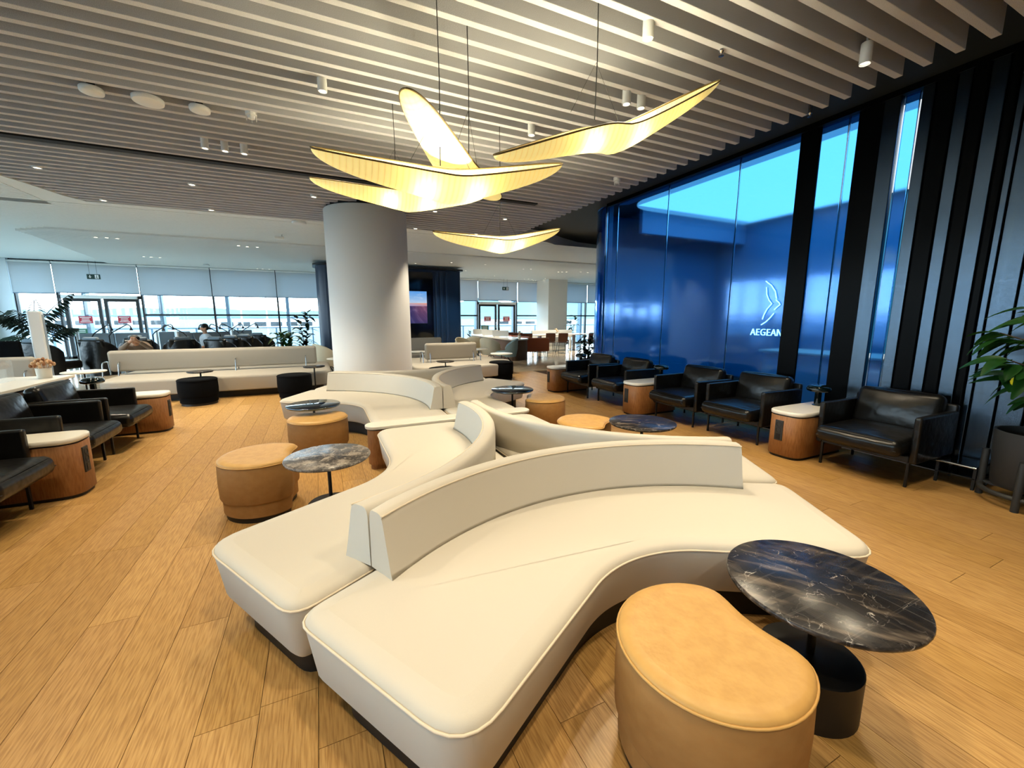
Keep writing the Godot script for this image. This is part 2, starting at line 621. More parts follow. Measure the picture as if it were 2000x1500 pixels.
# ---------------------------------------------------------------- floor
func build_floor() -> void:
	var f := setting("floor")
	var b := MB.new()
	b.box(Vector3(-10.3, -0.3, -20.6), Vector3(16.3, -0.02, 4.3))
	obj("subfloor", b, M.gap, f)
	# planks run along the blue wall; those in view near the camera are pieces of their own
	var w := 0.205
	var more := MB.new()
	var n := 0
	var lengths := [1.9, 1.5, 1.7]
	for k in range(-46, 32):
		var x0 := -0.92 + w * k
		var z := 4.2 - fmod(absf(k) * 0.83 + 0.37, 1.7)
		if x0 < -10.2 or x0 > 5.4:
			continue
		while z > -10.2:
			var l: float = lengths[(k + 400 + int(absf(z) * 3.0)) % 3]
			var z2 := maxf(z - l, -10.2)
			var near := x0 > -2.9 and x0 < 5.0 and z2 < -0.1 and z > -9.4 and x0 < 1.6 + 1.9 * absf(z2)
			var lo := Vector3(x0 + 0.0012, -0.02, z2 + 0.0012)
			var hi := Vector3(x0 + w - 0.0012, 0.0, z - 0.0012)
			if near and n < 290:
				var p := MB.new()
				p.box(lo, hi)
				obj("plank", p, M["plank%d" % rng.randi_range(0, 5)], f)
				n += 1
			else:
				more.box(lo, hi)
			z = z2
	stuff(obj("plank_field", more, M.plank0, f))
	# polished stone beyond
	for i in 19:
		for j in 9:
			var t := MB.new()
			var x0 := -10.2 + i * 1.38
			var z0 := -10.2 - (j + 1) * 1.15
			t.box(Vector3(x0 + 0.002, -0.02, z0 + 0.002), Vector3(x0 + 1.378, 0.0, z0 + 1.148))
			obj("tile", t, M.tile if (i * 7 + j * 3) % 4 else M.tile_dark, f)

# ---------------------------------------------------------------- ceiling
func build_ceiling() -> void:
	var c := setting("ceiling")
	var b := MB.new()
	b.box(Vector3(-10.3, 3.86, -20.6), Vector3(16.3, 4.1, 4.3))
	obj("roof", b, M.void, c)
	b = MB.new()
	b.box(Vector3(-4.3, 3.76, -9.9), Vector3(4.58, 3.85, 4.2))
	obj("backing", b, M.void, c)
	# dark soffit that follows the blue wall
	b = MB.new()
	b.slab(PackedVector2Array([Vector2(4.585, 4.2), Vector2(9.5, 4.2), Vector2(9.5, -12.8), Vector2(4.585, -12.8)]), [Vector2(0, 3.76), Vector2(0, 3.85)])
	obj("soffit", b, M.soffit, c)
	# white linear metal ceiling, cut round the slatted field
	var line := PackedVector2Array([Vector2(-10, 4.2), Vector2(-4.05, 4.2), Vector2(-4.05, -8.5), Vector2(-3.85, -9.1), Vector2(-3.7, -9.7), Vector2(-3.52, -10.02),
		Vector2(4.6, -9.86), Vector2(5.2, -9.86), Vector2(5.8, -10.05), Vector2(6.5, -10.5), Vector2(7.3, -10.9), Vector2(9.6, -11.3), Vector2(16, -11.3), Vector2(16, -20.5), Vector2(-10, -20.5)])
	b = MB.new()
	b.slab(line, [Vector2(0, 3.5), Vector2(0, 3.8)])
	obj("metal_panel", b, M.ceiling, c)
	# fine louvres of the white field near the windows, too thin to pick apart
	b = MB.new()
	for k in 66:
		var z := -13.1 - k * 0.11
		var x0 := -6.1 - maxf(0.0, (-z - 14.2)) * 0.12 if z < -13.6 else -5.4 - (-13.1 - z) * 1.3
		b.box(Vector3(x0, 3.455, z - 0.055), Vector3(15.8, 3.505, z))
	stuff(obj("louvre_field", b, M.ceiling, c))
	b = MB.new()
	for k in 29:
		var z := -10.25 - k * 0.1
		b.box(Vector3(-9.8, 3.494, z - 0.085), Vector3(15.8, 3.505, z))
	stuff(obj("lath_field", b, M.ceiling, c))
	b = MB.new()
	for k in 120:
		var z := 1.5 - k * 0.1
		b.box(Vector3(-9.8, 3.494, z - 0.085), Vector3(-4.15, 3.505, z))
	stuff(obj("lath_field", b, M.ceiling, c))
	# felt slats
	for k in 60:
		var z := 1.08 - k * 0.186
		if absf(z + 6.87) < 0.1:
			b = MB.new()
			b.bar(Vector3(-0.15, 3.56, -6.87), Vector3(7.7, 0.13, 0.11))
			obj("slot_diffuser", b, M.void, c)
			b = MB.new()
			b.bar(Vector3(4.17, 3.6, -6.87), Vector3(0.82, 0.2, 0.055))
			obj("slat", b, M.slat, c)
			continue
		var x0 := -4.0
		if z < -8.6:
			x0 = -4.0 + 0.33 * (-8.6 - z)
		b = MB.new()
		b.rbox(at(Vector3((x0 + 4.58) * 0.5, 3.605, z)), Vector3(4.58 - x0, 0.21, 0.056), 0.004, 1)
		obj("slat", b, M.slat, c)

# ---------------------------------------------------------------- blue glass wall
func build_blue_wall() -> void:
	var w := setting("wall_blue")
	var b := MB.new()
	# room behind the tinted glass
	var line := PackedVector2Array()
	for r in [0.80, 0.70]:
		for i in 10:
			var t: float = i / 9.0 if r > 0.75 else 1.0 - i / 9.0
			line.append(Vector2(6.4 + cos(PI + PI / 2 * t) * r, -7.19 + sin(PI + PI / 2 * t) * r))
	b.slab(line, [Vector2(0, 0), Vector2(0, 3.76)])
	b.box(Vector3(6.4, 0, -7.99), Vector3(16.0, 3.76, -7.89))
	b.box(Vector3(9.7, 0, -7.9), Vector3(9.8, 3.76, 4.0))
	b.box(Vector3(5.56, 0, 0.5), Vector3(9.7, 3.76, 0.6))
	obj("room_lining", b, M.room_blue, w)
	b = MB.new()
	b.box(Vector3(6.4, 3.28, -7.2), Vector3(9.7, 3.84, -7.1))
	obj("fascia", b, M.room_band, w)
	for k in 4:
		b = MB.new()
		b.box(Vector3(5.57 + k * 0.07, 3.70 + k * 0.012, -6.9), Vector3(5.62 + k * 0.07, 3.76, 0.5))
		obj("cove_rib", b, M.room_band, w)
	b = MB.new()
	b.slab(rounded(PackedVector2Array([Vector2(5.86, -7.1), Vector2(9.6, -7.1), Vector2(9.6, 0.3), Vector2(5.86, 0.3)]), PackedFloat32Array([0.8, 0.05, 0.05, 0.05]), 10), [Vector2(0, 3.735), Vector2(0, 3.758)])
	obj("luminous_ceiling_lamp", b, M.lum, w)
	var al := AreaLight3D.new()
	al.name = "luminous_ceiling_light"
	al.area_size = Vector2(3.4, 6.8)
	al.light_energy = 14.0
	al.light_color = Color(0.93, 0.98, 1.0)
	al.shadow_enabled = true
	w.add_child(al)
	al.position = Vector3(7.7, 3.72, -3.4)
	al.rotation.x = -PI / 2
	var rc := thing("reception_counter", Vector3(7.75, 0, -3.7))
	b = MB.new()
	b.rbox(at(Vector3(0, 0.44, 0)), Vector3(0.8, 0.88, 2.3), 0.03, 2)
	obj("body", b, M.white, rc)
	b = MB.new()
	b.rbox(at(Vector3(0, 0.90, 0)), Vector3(0.9, 0.04, 2.4), 0.01, 1)
	obj("top", b, M.white_top, rc)
	tag(rc, "white counter in the room behind the blue glass, beyond the black strips", "counter")
	b = MB.new()
	b.box(Vector3(5.47, 0.0, -7.0), Vector3(5.52, 0.09, 4.0))
	obj("plinth", b, M.ink, w)
	# flat panes between vertical seams
	var cuts := [-7.15, -6.81, -5.51, -4.21, -2.90, -2.58]
	for i in cuts.size() - 1:
		b = MB.new()
		b.rbox(at(Vector3(5.515, 1.92, (cuts[i] + cuts[i + 1]) * 0.5)), Vector3(0.03, 3.66, absf(cuts[i] - cuts[i + 1]) - 0.012), 0.004, 1)
		obj("glass_panel", b, M.blue_glass, w)
	# panes of the rounded end
	for i in 3:
		var l := PackedVector2Array()
		for s in 2:
			for j in 9:
				var t: float = float(j) / 8.0 if s == 0 else 1.0 - float(j) / 8.0
				var a := PI + (PI / 2) * (i + 0.008 + 0.984 * t) / 3.0
				var r := 0.9 if s == 0 else 0.872
				l.append(Vector2(6.4 + cos(a) * r, -7.19 + sin(a) * r))
		b = MB.new()
		b.slab(l, [Vector2(0, 0.09), Vector2(0, 3.75)])
		obj("glass_panel", b, M.blue_glass, w)
	b = MB.new()
	b.rbox(at(Vector3(9.2, 1.92, -8.075)), Vector3(5.5, 3.66, 0.03), 0.004, 1)
	obj("glass_panel", b, M.blue_glass, w)
	# black strips laid over the glass
	for s in [[-3.40, -3.17], [-2.80, -2.57]]:
		b = MB.new()
		b.rbox(at(Vector3(5.49, 1.9, (s[0] + s[1]) * 0.5)), Vector3(0.03, 3.6, s[1] - s[0]), 0.006, 1)
		obj("black_strip", b, M.ink, w)
	# satin metal panels with dark reveals, up to beyond the frame
	b = MB.new()
	b.box(Vector3(5.53, 0.05, -2.29), Vector3(5.55, 3.75, 4.0))
	obj("reveal_backing", b, M.ink, w)
	b = MB.new()
	b.rbox(at(Vector3(5.515, 1.92, -2.36)), Vector3(0.03, 3.66, 0.11), 0.004, 1)
	obj("glass_panel", b, M.blue_glass, w)
	var edges := [[-2.57, -2.43], [-2.27, -2.175], [-2.02, -1.925], [-1.81, -1.70], [-1.625, -1.58], [-1.57, -1.42], [-1.41, -1.25], [-1.24, -1.0], [-0.99, -0.5], [-0.49, 0.3], [0.31, 1.2], [1.21, 2.4], [2.41, 3.9]]
	for e in edges:
		b = MB.new()
		b.rbox(at(Vector3(5.49, 1.92, (e[0] + e[1]) * 0.5)), Vector3(0.07, 3.66, e[1] - e[0]), 0.008, 1)
		obj("metal_panel", b, M.satin, w)
	for e in [[-2.172, -2.023], [-1.922, -1.813], [-1.697, -1.628]]:
		b = MB.new()
		b.rbox(at(Vector3(5.49, 1.9, (e[0] + e[1]) * 0.5)), Vector3(0.075, 3.7, e[1] - e[0]), 0.02, 3)
		obj("black_fin", b, M.ink, w)
	b = MB.new()
	b.box(Vector3(5.44, 3.70, -7.1), Vector3(5.53, 3.76, 4.0))
	obj("head_channel", b, M.ink, w)
	# lit sign on the glass
	var sign_ := thing("wall_sign", Vector3(5.485, 0, -3.62))
	tag(sign_, "glowing thin-line bird emblem over lit lettering on the blue glass wall", "sign")
	# strokes in (along wall, height): a bird of two swept wings
	var strokes := [[[0.05, 1.98], [-0.03, 1.92], [-0.09, 1.84], [-0.115, 1.745]], [[0.035, 1.90], [0.02, 1.80], [-0.015, 1.73], [-0.06, 1.68]],
		[[-0.11, 1.73], [-0.155, 1.69], [-0.17, 1.665], [-0.14, 1.64], [-0.10, 1.60]], [[-0.06, 1.68], [0.0, 1.61], [0.035, 1.53], [0.05, 1.475]],
		[[-0.10, 1.555], [-0.05, 1.49], [0.0, 1.44], [0.06, 1.40]]]
	for s in strokes:
		var pts := []
		for p in s:
			pts.append(Vector3(0, p[1], -p[0]))
		b = MB.new()
		b.tube(pts, 0.007, 6)
		obj("emblem_stroke", b, M.neon, sign_)
	var tm := TextMesh.new()
	tm.text = "AEGEAN"
	var font := SystemFont.new()
	font.font_names = PackedStringArray(["Droid Sans"])
	tm.font = font
	tm.font_size = 64
	tm.pixel_size = 0.0019
	tm.depth = 0.012
	var lt := put("lettering", tm, M.neon, sign_)
	lt.position = Vector3(0, 1.30, 0.02)
	lt.rotation.y = -PI / 2

func build_walls() -> void:
	var b := MB.new()
	b.box(Vector3(-10.3, -0.3, 4.0), Vector3(16.3, 4.1, 4.3))
	obj("wall_back", b, M.plaster).set_meta("kind", "structure")
	b = MB.new()
	b.box(Vector3(16.0, -0.3, -20.6), Vector3(16.3, 4.1, 4.3))
	obj("wall_side", b, M.wall_white).set_meta("kind", "structure")
	# solid end of the window wall: white pier and its return
	b = MB.new()
	b.box(Vector3(-10.3, -0.3, -20.7), Vector3(-9.45, 3.5, -20.3))
	b.box(Vector3(-10.3, -0.3, -20.6), Vector3(-9.95, 3.5, -20.0))
	obj("wall_corner", b, M.wall_white).set_meta("kind", "structure")
	# lintel and pier beside the windows
	b = MB.new()
	b.box(Vector3(-10.3, 3.42, -20.8), Vector3(16.3, 4.1, -20.45))
	b.box(Vector3(-10.3, 3.42, -20.6), Vector3(-10.0, 4.1, 4.3))
	obj("trim_1", b, M.wall_white).set_meta("kind", "structure")
	b = MB.new()
	b.rbox(at(Vector3(11.5, 1.75, -19.5)), Vector3(1.15, 3.5, 1.3), 0.02, 1)
	tag(obj("pillar", b, M.column_paint), "square white pillar in front of the window wall beyond the dining tables", "pillar")

# ---------------------------------------------------------------- windows, doors and blinds
func build_windows() -> void:
	var z := -20.5
	var xs := [-9.45, -8.36, -6.02, -3.77, -1.5, 0.75, 2.9, 5.2, 7.58, 9.85, 12.1, 14.39, 16.0]
	var doors := [1, 8]
	var n := 0
	for i in xs.size() - 1:
		var a: float = xs[i]
		var e: float = xs[i + 1]
		var mid := (a + e) * 0.5
		var door := i in doors
		n += 1
		var w := setting("window_%d" % n)
		var b := MB.new()
		b.box(Vector3(a - 0.03, 0, z - 0.06), Vector3(a + 0.03, 3.5, z + 0.08))
		obj("mullion", b, M.frame, w)
		b = MB.new()
		if not door:
			b.box(Vector3(a + 0.03, 1.56, z - 0.04), Vector3(e - 0.03, 1.63, z + 0.05))
		b.box(Vector3(a + 0.03, 3.36, z - 0.04), Vector3(e - 0.03, 3.5, z + 0.05))
		b.box(Vector3(a + 0.03, 0.0, z - 0.04), Vector3(e - 0.03, 0.08, z + 0.05))
		if door:
			b.box(Vector3(a + 0.03, 2.18, z - 0.05), Vector3(e - 0.03, 2.3, z + 0.10))
		obj("rail", b, M.frame, w)
		b = MB.new()
		b.box(Vector3(a + 0.03, 2.3 if door else 0.08, z - 0.012), Vector3(e - 0.03, 3.36, z + 0.0))
		obj("pane", b, M.pane, w)
		if door:
			var d := setting("door_%d" % (doors.find(i) + 1))
			for s in [-1.0, 1.0]:
				var x0: float = mid + (s * 0.04 if s > 0 else -1.06)
				var x1: float = mid + (1.06 if s > 0 else -0.04)
				b = MB.new()
				b.box(Vector3(x0, 0.0, z - 0.04), Vector3(x0 + 0.10, 2.18, z + 0.05))
				b.box(Vector3(x1 - 0.10, 0.0, z - 0.04), Vector3(x1, 2.18, z + 0.05))
				b.box(Vector3(x0 + 0.1, 2.08, z - 0.04), Vector3(x1 - 0.1, 2.18, z + 0.05))
				b.box(Vector3(x0 + 0.1, 0.0, z - 0.04), Vector3(x1 - 0.1, 0.12, z + 0.05))
				var leaf_ := obj("door_leaf", b, M.frame, d)
				b = MB.new()
				b.box(Vector3(x0 + 0.1, 0.12, z - 0.012), Vector3(x1 - 0.1, 2.08, z))
				obj("pane", b, M.pane, leaf_)
				b = MB.new()
				b.tube([Vector3(mid + s * 0.1, 0.95, z + 0.05), Vector3(mid + s * 0.1, 0.95, z + 0.11), Vector3(mid + s * 0.1, 1.25, z + 0.11), Vector3(mid + s * 0.1, 1.25, z + 0.05)], 0.014, 6)
				obj("handle", b, M.steel, leaf_)
			b = MB.new()
			b.rbox(at(Vector3(mid, 2.24, z + 0.13)), Vector3(2.1, 0.12, 0.14), 0.01, 1)
			obj("door_operator", b, M.white, d)
			for s in [-1.0, 1.0]:
				sticker(Vector3(mid + s * 0.55, 1.42, z + 0.004), 0.38, 0.26, M.red, s < 0, i)
			b = MB.new()
			b.bar(Vector3(a + 0.42, 0.97, z + 0.008), Vector3(0.4, 0.24, 0.01))
			var gs := thing("door_notice")
			obj("plate", b, M.green, gs)
			for k in 3:
				b = MB.new()
				b.bar(Vector3(a + 0.42, 1.03 - k * 0.06, z + 0.015), Vector3(0.3, 0.022, 0.004))
				obj("text_line", b, M.print_white, gs)
			tag(gs, "green notice low on the glass door " + ("behind the reclining pods" if i == 1 else "behind the dining counter"), "notice")
		# roller blind
		if i < 12:
			var drop := 1.02 if i != 1 and i != 8 else 0.98
			var rb := thing("roller_blind")
			b = MB.new()
			b.box(Vector3(a + 0.015, 3.36 - drop, z + 0.16), Vector3(e - 0.015, 3.40, z + 0.164))
			obj("cloth", b, M.blind, rb)
			b = MB.new()
			b.tube([Vector3(a + 0.015, 3.42, z + 0.18), Vector3(e - 0.015, 3.42, z + 0.18)], 0.035, 10)
			obj("roller", b, M.white, rb)
			b = MB.new()
			b.bar(Vector3(mid, 3.36 - drop, z + 0.162), Vector3(e - a - 0.03, 0.03, 0.014))
			obj("hem_bar", b, M.fin, rb)
			var where: String = ["over the narrow window beside the corner pier", "over the glass door behind the reclining pods", "over the window next to the glass door behind the pods", "over the window behind the person in the white shirt",
				"over the last window before the dark blue wall, behind the tall plant", "hidden mostly by the round column", "hidden by the dark blue media wall", "over the window beside the ribbed navy wall",
				"over the glass door behind the dining counter", "over the window between the dining door and the square pillar", "behind the square pillar", "over the window past the square pillar by the blue glass wall"][i]
			tag(rb, "half-lowered pale blind " + where, "blind", "roller blinds of the window wall")
	for i in [-1, 1]:
		var s := thing("exit_sign", Vector3(-7.12, 2.93, -19.9) if i < 0 else Vector3(8.95, 2.98, -19.9))
		var b := MB.new()
		b.rbox(at(Vector3.ZERO), Vector3(0.36, 0.17, 0.03), 0.008, 1)
		obj("plate", b, M.green_exit, s)
		b = MB.new()
		b.bar(Vector3(-0.09, 0.015, 0.017), Vector3(0.022, 0.075, 0.004))
		b.slab(PackedVector2Array([Vector2(-0.13, 0.0), Vector2(-0.05, 0.0), Vector2(-0.09, 0.05)]), [Vector2(0, 0), Vector2(0, 0.004)], true, true, Transform3D(Basis(Vector3.RIGHT, PI / 2), Vector3(0, 0.0, 0.015)))
		obj("arrow_mark", b, M.print_white, s)
		b = MB.new()
		b.bar(Vector3(0.09, 0, 0.017), Vector3(0.10, 0.13, 0.004))
		obj("doorway_mark", b, M.print_white, s)
		b = MB.new()
		b.ball(Vector3(0.095, 0.042, 0.02), Vector3(0.013, 0.013, 0.004), 8)
		b.tube([Vector3(0.095, 0.03, 0.021), Vector3(0.085, -0.01, 0.021), Vector3(0.11, -0.05, 0.021)], 0.009, 5)
		b.tube([Vector3(0.085, -0.01, 0.021), Vector3(0.062, -0.045, 0.021)], 0.008, 5)
		obj("runner_mark", b, M.green_exit, s)
		b = MB.new()
		b.tube([Vector3(-0.1, 0.08, 0), Vector3(-0.1, 0.55, 0)], 0.004, 5)
		b.tube([Vector3(0.1, 0.08, 0), Vector3(0.1, 0.55, 0)], 0.004, 5)
		obj("hanger", b, M.black, s)
		tag(s, "green emergency exit sign hanging above the glass door " + ("behind the reclining pods" if i < 0 else "behind the dining counter"), "exit sign")
	# windows of the side beyond the frame on which the daylight from the apron comes in
	for k in 7:
		var w := setting("window_%d" % (n + 1 + k))
		var z0 := -20.0 + k * 3.4
		var b := MB.new()
		for t in 3:
			b.box(Vector3(-10.2, 0, z0 + t * 1.133), Vector3(-10.06, 3.42, z0 + t * 1.133 + 0.06))
		b.box(Vector3(-10.2, 1.56, z0), Vector3(-10.06, 1.63, z0 + 3.4))
		b.box(Vector3(-10.2, 0, z0), Vector3(-10.06, 0.1, z0 + 3.4))
		obj("frame", b, M.frame, w)
		b = MB.new()
		b.box(Vector3(-10.14, 0.1, z0), Vector3(-10.13, 3.42, z0 + 3.4))
		obj("pane", b, M.pane, w)

func sticker(p: Vector3, w: float, h: float, m: Material, first: bool, i: int) -> void:
	var s := thing("door_sticker", p)
	var b := MB.new()
	b.bar(Vector3.ZERO, Vector3(w, h, 0.008))
	obj("plate", b, m, s)
	for k in 4:
		b = MB.new()
		var lw: float = [0.8, 0.55, 0.6, 0.8][k] * w
		b.bar(Vector3(0, (1.5 - k) * h * 0.21, 0.006), Vector3(lw, h * 0.09, 0.004))
		obj("text_line", b, M.print_white, s)
	tag(s, "red printed sticker on the " + ("recliner-side" if i == 1 else "dining-side") + " glass door, " + ("above the green notice" if first else "on the leaf without a notice"), "sticker")

# ---------------------------------------------------------------- outside
func build_outside() -> void:
	var b := MB.new()
	b.box(Vector3(-900, -6.2, -3500), Vector3(1500, -6.0, 400))
	obj("apron", b, M.apron).set_meta("kind", "structure")
	b = MB.new()
	b.box(Vector3(-12, -0.4, -23.6), Vector3(18, -0.05, -20.7))
	obj("terrace", b, M.apron).set_meta("kind", "structure")
	var r := thing("terrace_railing", Vector3(0, -0.05, -23.3))
	for k in 19:
		b = MB.new()
		b.box(Vector3(-11.5 + k * 1.6, 0, -0.03), Vector3(-11.44 + k * 1.6, 1.05, 0.03))
		obj("post", b, M.fin, r)
	b = MB.new()
	b.box(Vector3(-12, 1.03, -0.03), Vector3(18, 1.08, 0.03))
	obj("top_rail", b, M.fin, r)
	b = MB.new()
	b.box(Vector3(-12, 0.12, -0.006), Vector3(18, 0.98, 0.006))
	obj("glass_infill", b, M.pane, r)
	tag(r, "terrace railing with glass infill outside the window wall", "railing")
	# outer fins of the facade
	for k in 12:
		b = MB.new()
		b.box(Vector3(-8.0 + k * 2.25, -0.05, -21.45), Vector3(-7.88 + k * 2.25, 4.0, -21.15))
		var fin := obj("facade_fin", b, M.fin)
		var seen_at: String = ["behind the glass door by the recliners", "behind the window just past the recliners' door", "behind the second window past the recliners' door", "seen behind the capped head of the white-shirted person", "behind the tall window plant", "hidden by the column", "hidden by the black media panel", "just past the ribbed navy wall", "through the dining door", "between the dining door and the pillar", "beside the pillar's blue-wall side", "last one before the blue glass wall"][k]
		tag(fin, "slim blue-grey outside facade post, " + seen_at, "post", "facade posts outside the windows")
	# hazy ridges
	var ridges := [["hill", -3200.0, M.hill, [[-1800, 10], [-1500, 46], [-1150, 30], [-700, 62], [-300, 48], [100, 26], [520, 44], [800, 78], [1000, 120], [1250, 168], [1480, 116], [1700, 172], [2150, 132], [2700, 160], [3400, 90], [4000, 20]], "high pale hazy ridge along the horizon beyond the apron"],
		["hill", -2100.0, M.hill, [[-1500, 6], [-1080, 20], [-800, 33], [-500, 40], [-200, 26], [60, 30], [330, 44], [620, 30], [960, 26], [1300, 40], [1700, 22], [2200, 8]], "low bluish hill line in front of the pale ridge"]]
	for rd in ridges:
		b = MB.new()
		var pts: Array = rd[3]
		var rows := []
		for p in pts.size() - 1:
			for t in 6:
				var u := t / 6.0
				var s := u * u * (3 - 2 * u)
				var hh: float = lerpf(pts[p][1], pts[p + 1][1], s) + 3.0 * sin(p * 2.1 + t * 1.3)
				var x: float = lerpf(pts[p][0], pts[p + 1][0], u)
				rows.append(PackedVector3Array([Vector3(x, -6, rd[1] + 160), Vector3(x, hh * 0.7, rd[1] + 30), Vector3(x, hh, rd[1]), Vector3(x, hh * 0.6, rd[1] - 60), Vector3(x, -6, rd[1] - 200)]))
		b.skin(rows)
		tag(obj(rd[0], b, rd[2]), rd[4], "hill")
	# low airport buildings
	var bl := [[-30.0, -330.0, 60.0, 7.0, 20.0, "long low pale airport building far across the apron, behind the tall plant"], [-140.0, -420.0, 70.0, 8.0, 24.0, "long low pale airport building far across the apron, behind the glass door by the pods"], [190.0, -360.0, 90.0, 6.0, 20.0, "long low pale airport building far across the apron, behind the dining door"]]
	for e in bl:
		var g := thing("airport_building", Vector3(e[0], -6, e[1]))
		b = MB.new()
		b.rbox(at(Vector3(0, e[3] * 0.5, 0)), Vector3(e[2], e[3], e[4]), 0.3, 1)
		obj("wall", b, M.white, g)
		for k in 6:
			b = MB.new()
			b.bar(Vector3((k - 2.5) * e[2] / 6.5, e[3] * 0.45, e[4] * 0.5 + 0.1), Vector3(e[2] / 9.0, e[3] * 0.4, 0.3))
			obj("window", b, M.dark_glass, g)
		b = MB.new()
		b.bar(Vector3(0, e[3] + 0.4, 0), Vector3(e[2] + 1.5, 0.8, e[4] + 1.5))
		obj("roof", b, M.fin, g)
		tag(g, e[5], "building")
	for p in [[-28.0, -200.0], [-20.0, -210.0], [-95.0, -240.0], [70.0, -260.0]]:
		b = MB.new()
		b.lathe([Vector2(0.35, -6), Vector2(0.2, 14), Vector2(0.0, 14)], 8, at(Vector3(p[0], 0, p[1])))
		b.bar(Vector3(p[0], 14.2, p[1]), Vector3(3.0, 0.5, 0.6))
		tag(obj("light_mast", b, M.white), "slender white floodlight mast on the far apron, " + ("nearer of the close pair" if p[0] == -28.0 else ("farther of the close pair" if p[0] == -20.0 else ("single one by the recliners' door" if p[0] < -50.0 else "single one by the dining door"))), "mast", "floodlight masts on the apron")

# ---------------------------------------------------------------- dark media wall and column
func build_media_wall() -> void:
	var w := setting("wall_media")
	var b := MB.new()
	var line := rounded(PackedVector2Array([Vector2(0.05, -16.0), Vector2(5.25, -16.0), Vector2(5.25, -17.4), Vector2(0.05, -17.4)]), PackedFloat32Array([0.45, 0.12, 0.12, 0.45]))
	b.slab(line, [Vector2(0, 0), Vector2(0, 3.3)])
	obj("panelling", b, M.navy, w)
	b = MB.new()
	b.box(Vector3(1.6, 0.1, -15.98), Vector3(4.1, 3.2, -15.94))
	obj("black_panel", b, M.gloss_black, w)
	for x in [4.26, 4.44, 4.66]:
		b = MB.new()
		b.rbox(at(Vector3(x, 1.62, -15.97)), Vector3(0.10, 3.2, 0.08), 0.015, 1)
		obj("rib", b, M.navy, w)
	b = MB.new()
	b.slab(rounded(PackedVector2Array([Vector2(-0.05, -15.9), Vector2(5.35, -15.9), Vector2(5.35, -17.5), Vector2(-0.05, -17.5)]), PackedFloat32Array([0.5, 0.15, 0.15, 0.5])), [Vector2(0, 3.3), Vector2(0, 3.36)])
	obj("cap_board", b, M.frame, w)
	# upright ribs of the rounded blue end
	for k in 9:
		var a := PI / 2 + PI / 2 * k / 8.0
		b = MB.new()
		b.rbox(Transform3D(Basis(Vector3.UP, -a), Vector3(0.5 + cos(a) * 0.45, 1.64, -16.45 + sin(a) * 0.45)), Vector3(0.03, 3.26, 0.07), 0.01, 1)
		obj("rib", b, M.navy, w)
	var tv := thing("wall_screen", Vector3(3.1, 1.88, -15.93))
	b = MB.new()
	b.rbox(at(Vector3.ZERO), Vector3(1.54, 1.26, 0.05), 0.01, 1)
	obj("housing", b, M.gloss_black, tv)
	var im := Image.create(128, 104, false, Image.FORMAT_RGB8)
	var f := FastNoiseLite.new()
	f.seed = 4
	f.frequency = 0.035
	var f2 := FastNoiseLite.new()
	f2.seed = 9
	f2.frequency = 0.09
	f2.noise_type = FastNoiseLite.TYPE_CELLULAR
	for y in 104:
		for x in 128:
			var v := y / 103.0
			var c: Color
			if v < 0.36:
				c = Color(0.35, 0.62, 0.92).lerp(Color(0.72, 0.82, 0.93), v / 0.36).lerp(Color(0.85, 0.88, 0.95), clampf(f.get_noise_2d(x, y * 3) * 0.9, 0, 0.8))
			elif v < 0.46:
				c = Color(0.98, 0.66, 0.52).lerp(Color(0.70, 0.55, 0.66), (v - 0.36) / 0.1).lerp(Color(0.62, 0.7, 0.9), 1.0 - x / 127.0)
			else:
				var k := clampf(0.5 + 0.8 * f2.get_noise_2d(x * (1.3 - v * 0.6), y * (1.8 - v)), 0, 1)
				c = Color(0.16, 0.17, 0.38).lerp(Color(0.78, 0.72, 0.86), k).lerp(Color(0.92, 0.45, 0.42), 0.55 * smoothstep(0.4, 0.9, x / 127.0) * (1.2 - v))
			im.set_pixel(x, y, c)
	var sm := mat(Color.BLACK, 0.3)
	sm.emission_enabled = true
	sm.emission = Color.WHITE
	sm.emission_texture = ImageTexture.create_from_image(im)
	sm.emission_operator = BaseMaterial3D.EMISSION_OP_MULTIPLY
	sm.emission_energy_multiplier = 0.95
	var q := QuadMesh.new()
	q.size = Vector2(1.48, 1.2)
	var so := put("screen", q, sm, tv)
	so.position = Vector3(0, 0, 0.027)
	var al := AreaLight3D.new()
	al.name = "screen_light"
	al.area_size = Vector2(1.4, 1.1)
	al.light_energy = 0.3
	al.light_color = Color(0.75, 0.8, 1.0)
	al.shadow_enabled = true
	tv.add_child(al)
	al.position = Vector3(0, 0, 0.06)
	al.rotation.y = PI
	tag(tv, "lit wall screen showing a city at sunset on the black panel behind the column", "screen")

func build_column() -> void:
	var c := thing("column", Vector3(0.97, 0, -8.67))
	var b := MB.new()
	b.lathe([Vector2(0.75, 0.0), Vector2(0.75, 3.46), Vector2(0.74, 3.47), Vector2(0.0, 3.47)], 64)
	obj("shaft", b, M.column_paint, c)
	b = MB.new()
	b.lathe([Vector2(0.76, 0.0), Vector2(0.76, 0.1), Vector2(0.75, 0.1)], 64)
	obj("base_ring", b, M.steel, c)
	b = MB.new()
	b.lathe([Vector2(0.70, 3.46), Vector2(0.70, 3.8)], 48)
	obj("neck", b, M.void, c)
	tag(c, "thick round off-white column rising to the slatted ceiling behind the curved sofas", "column")

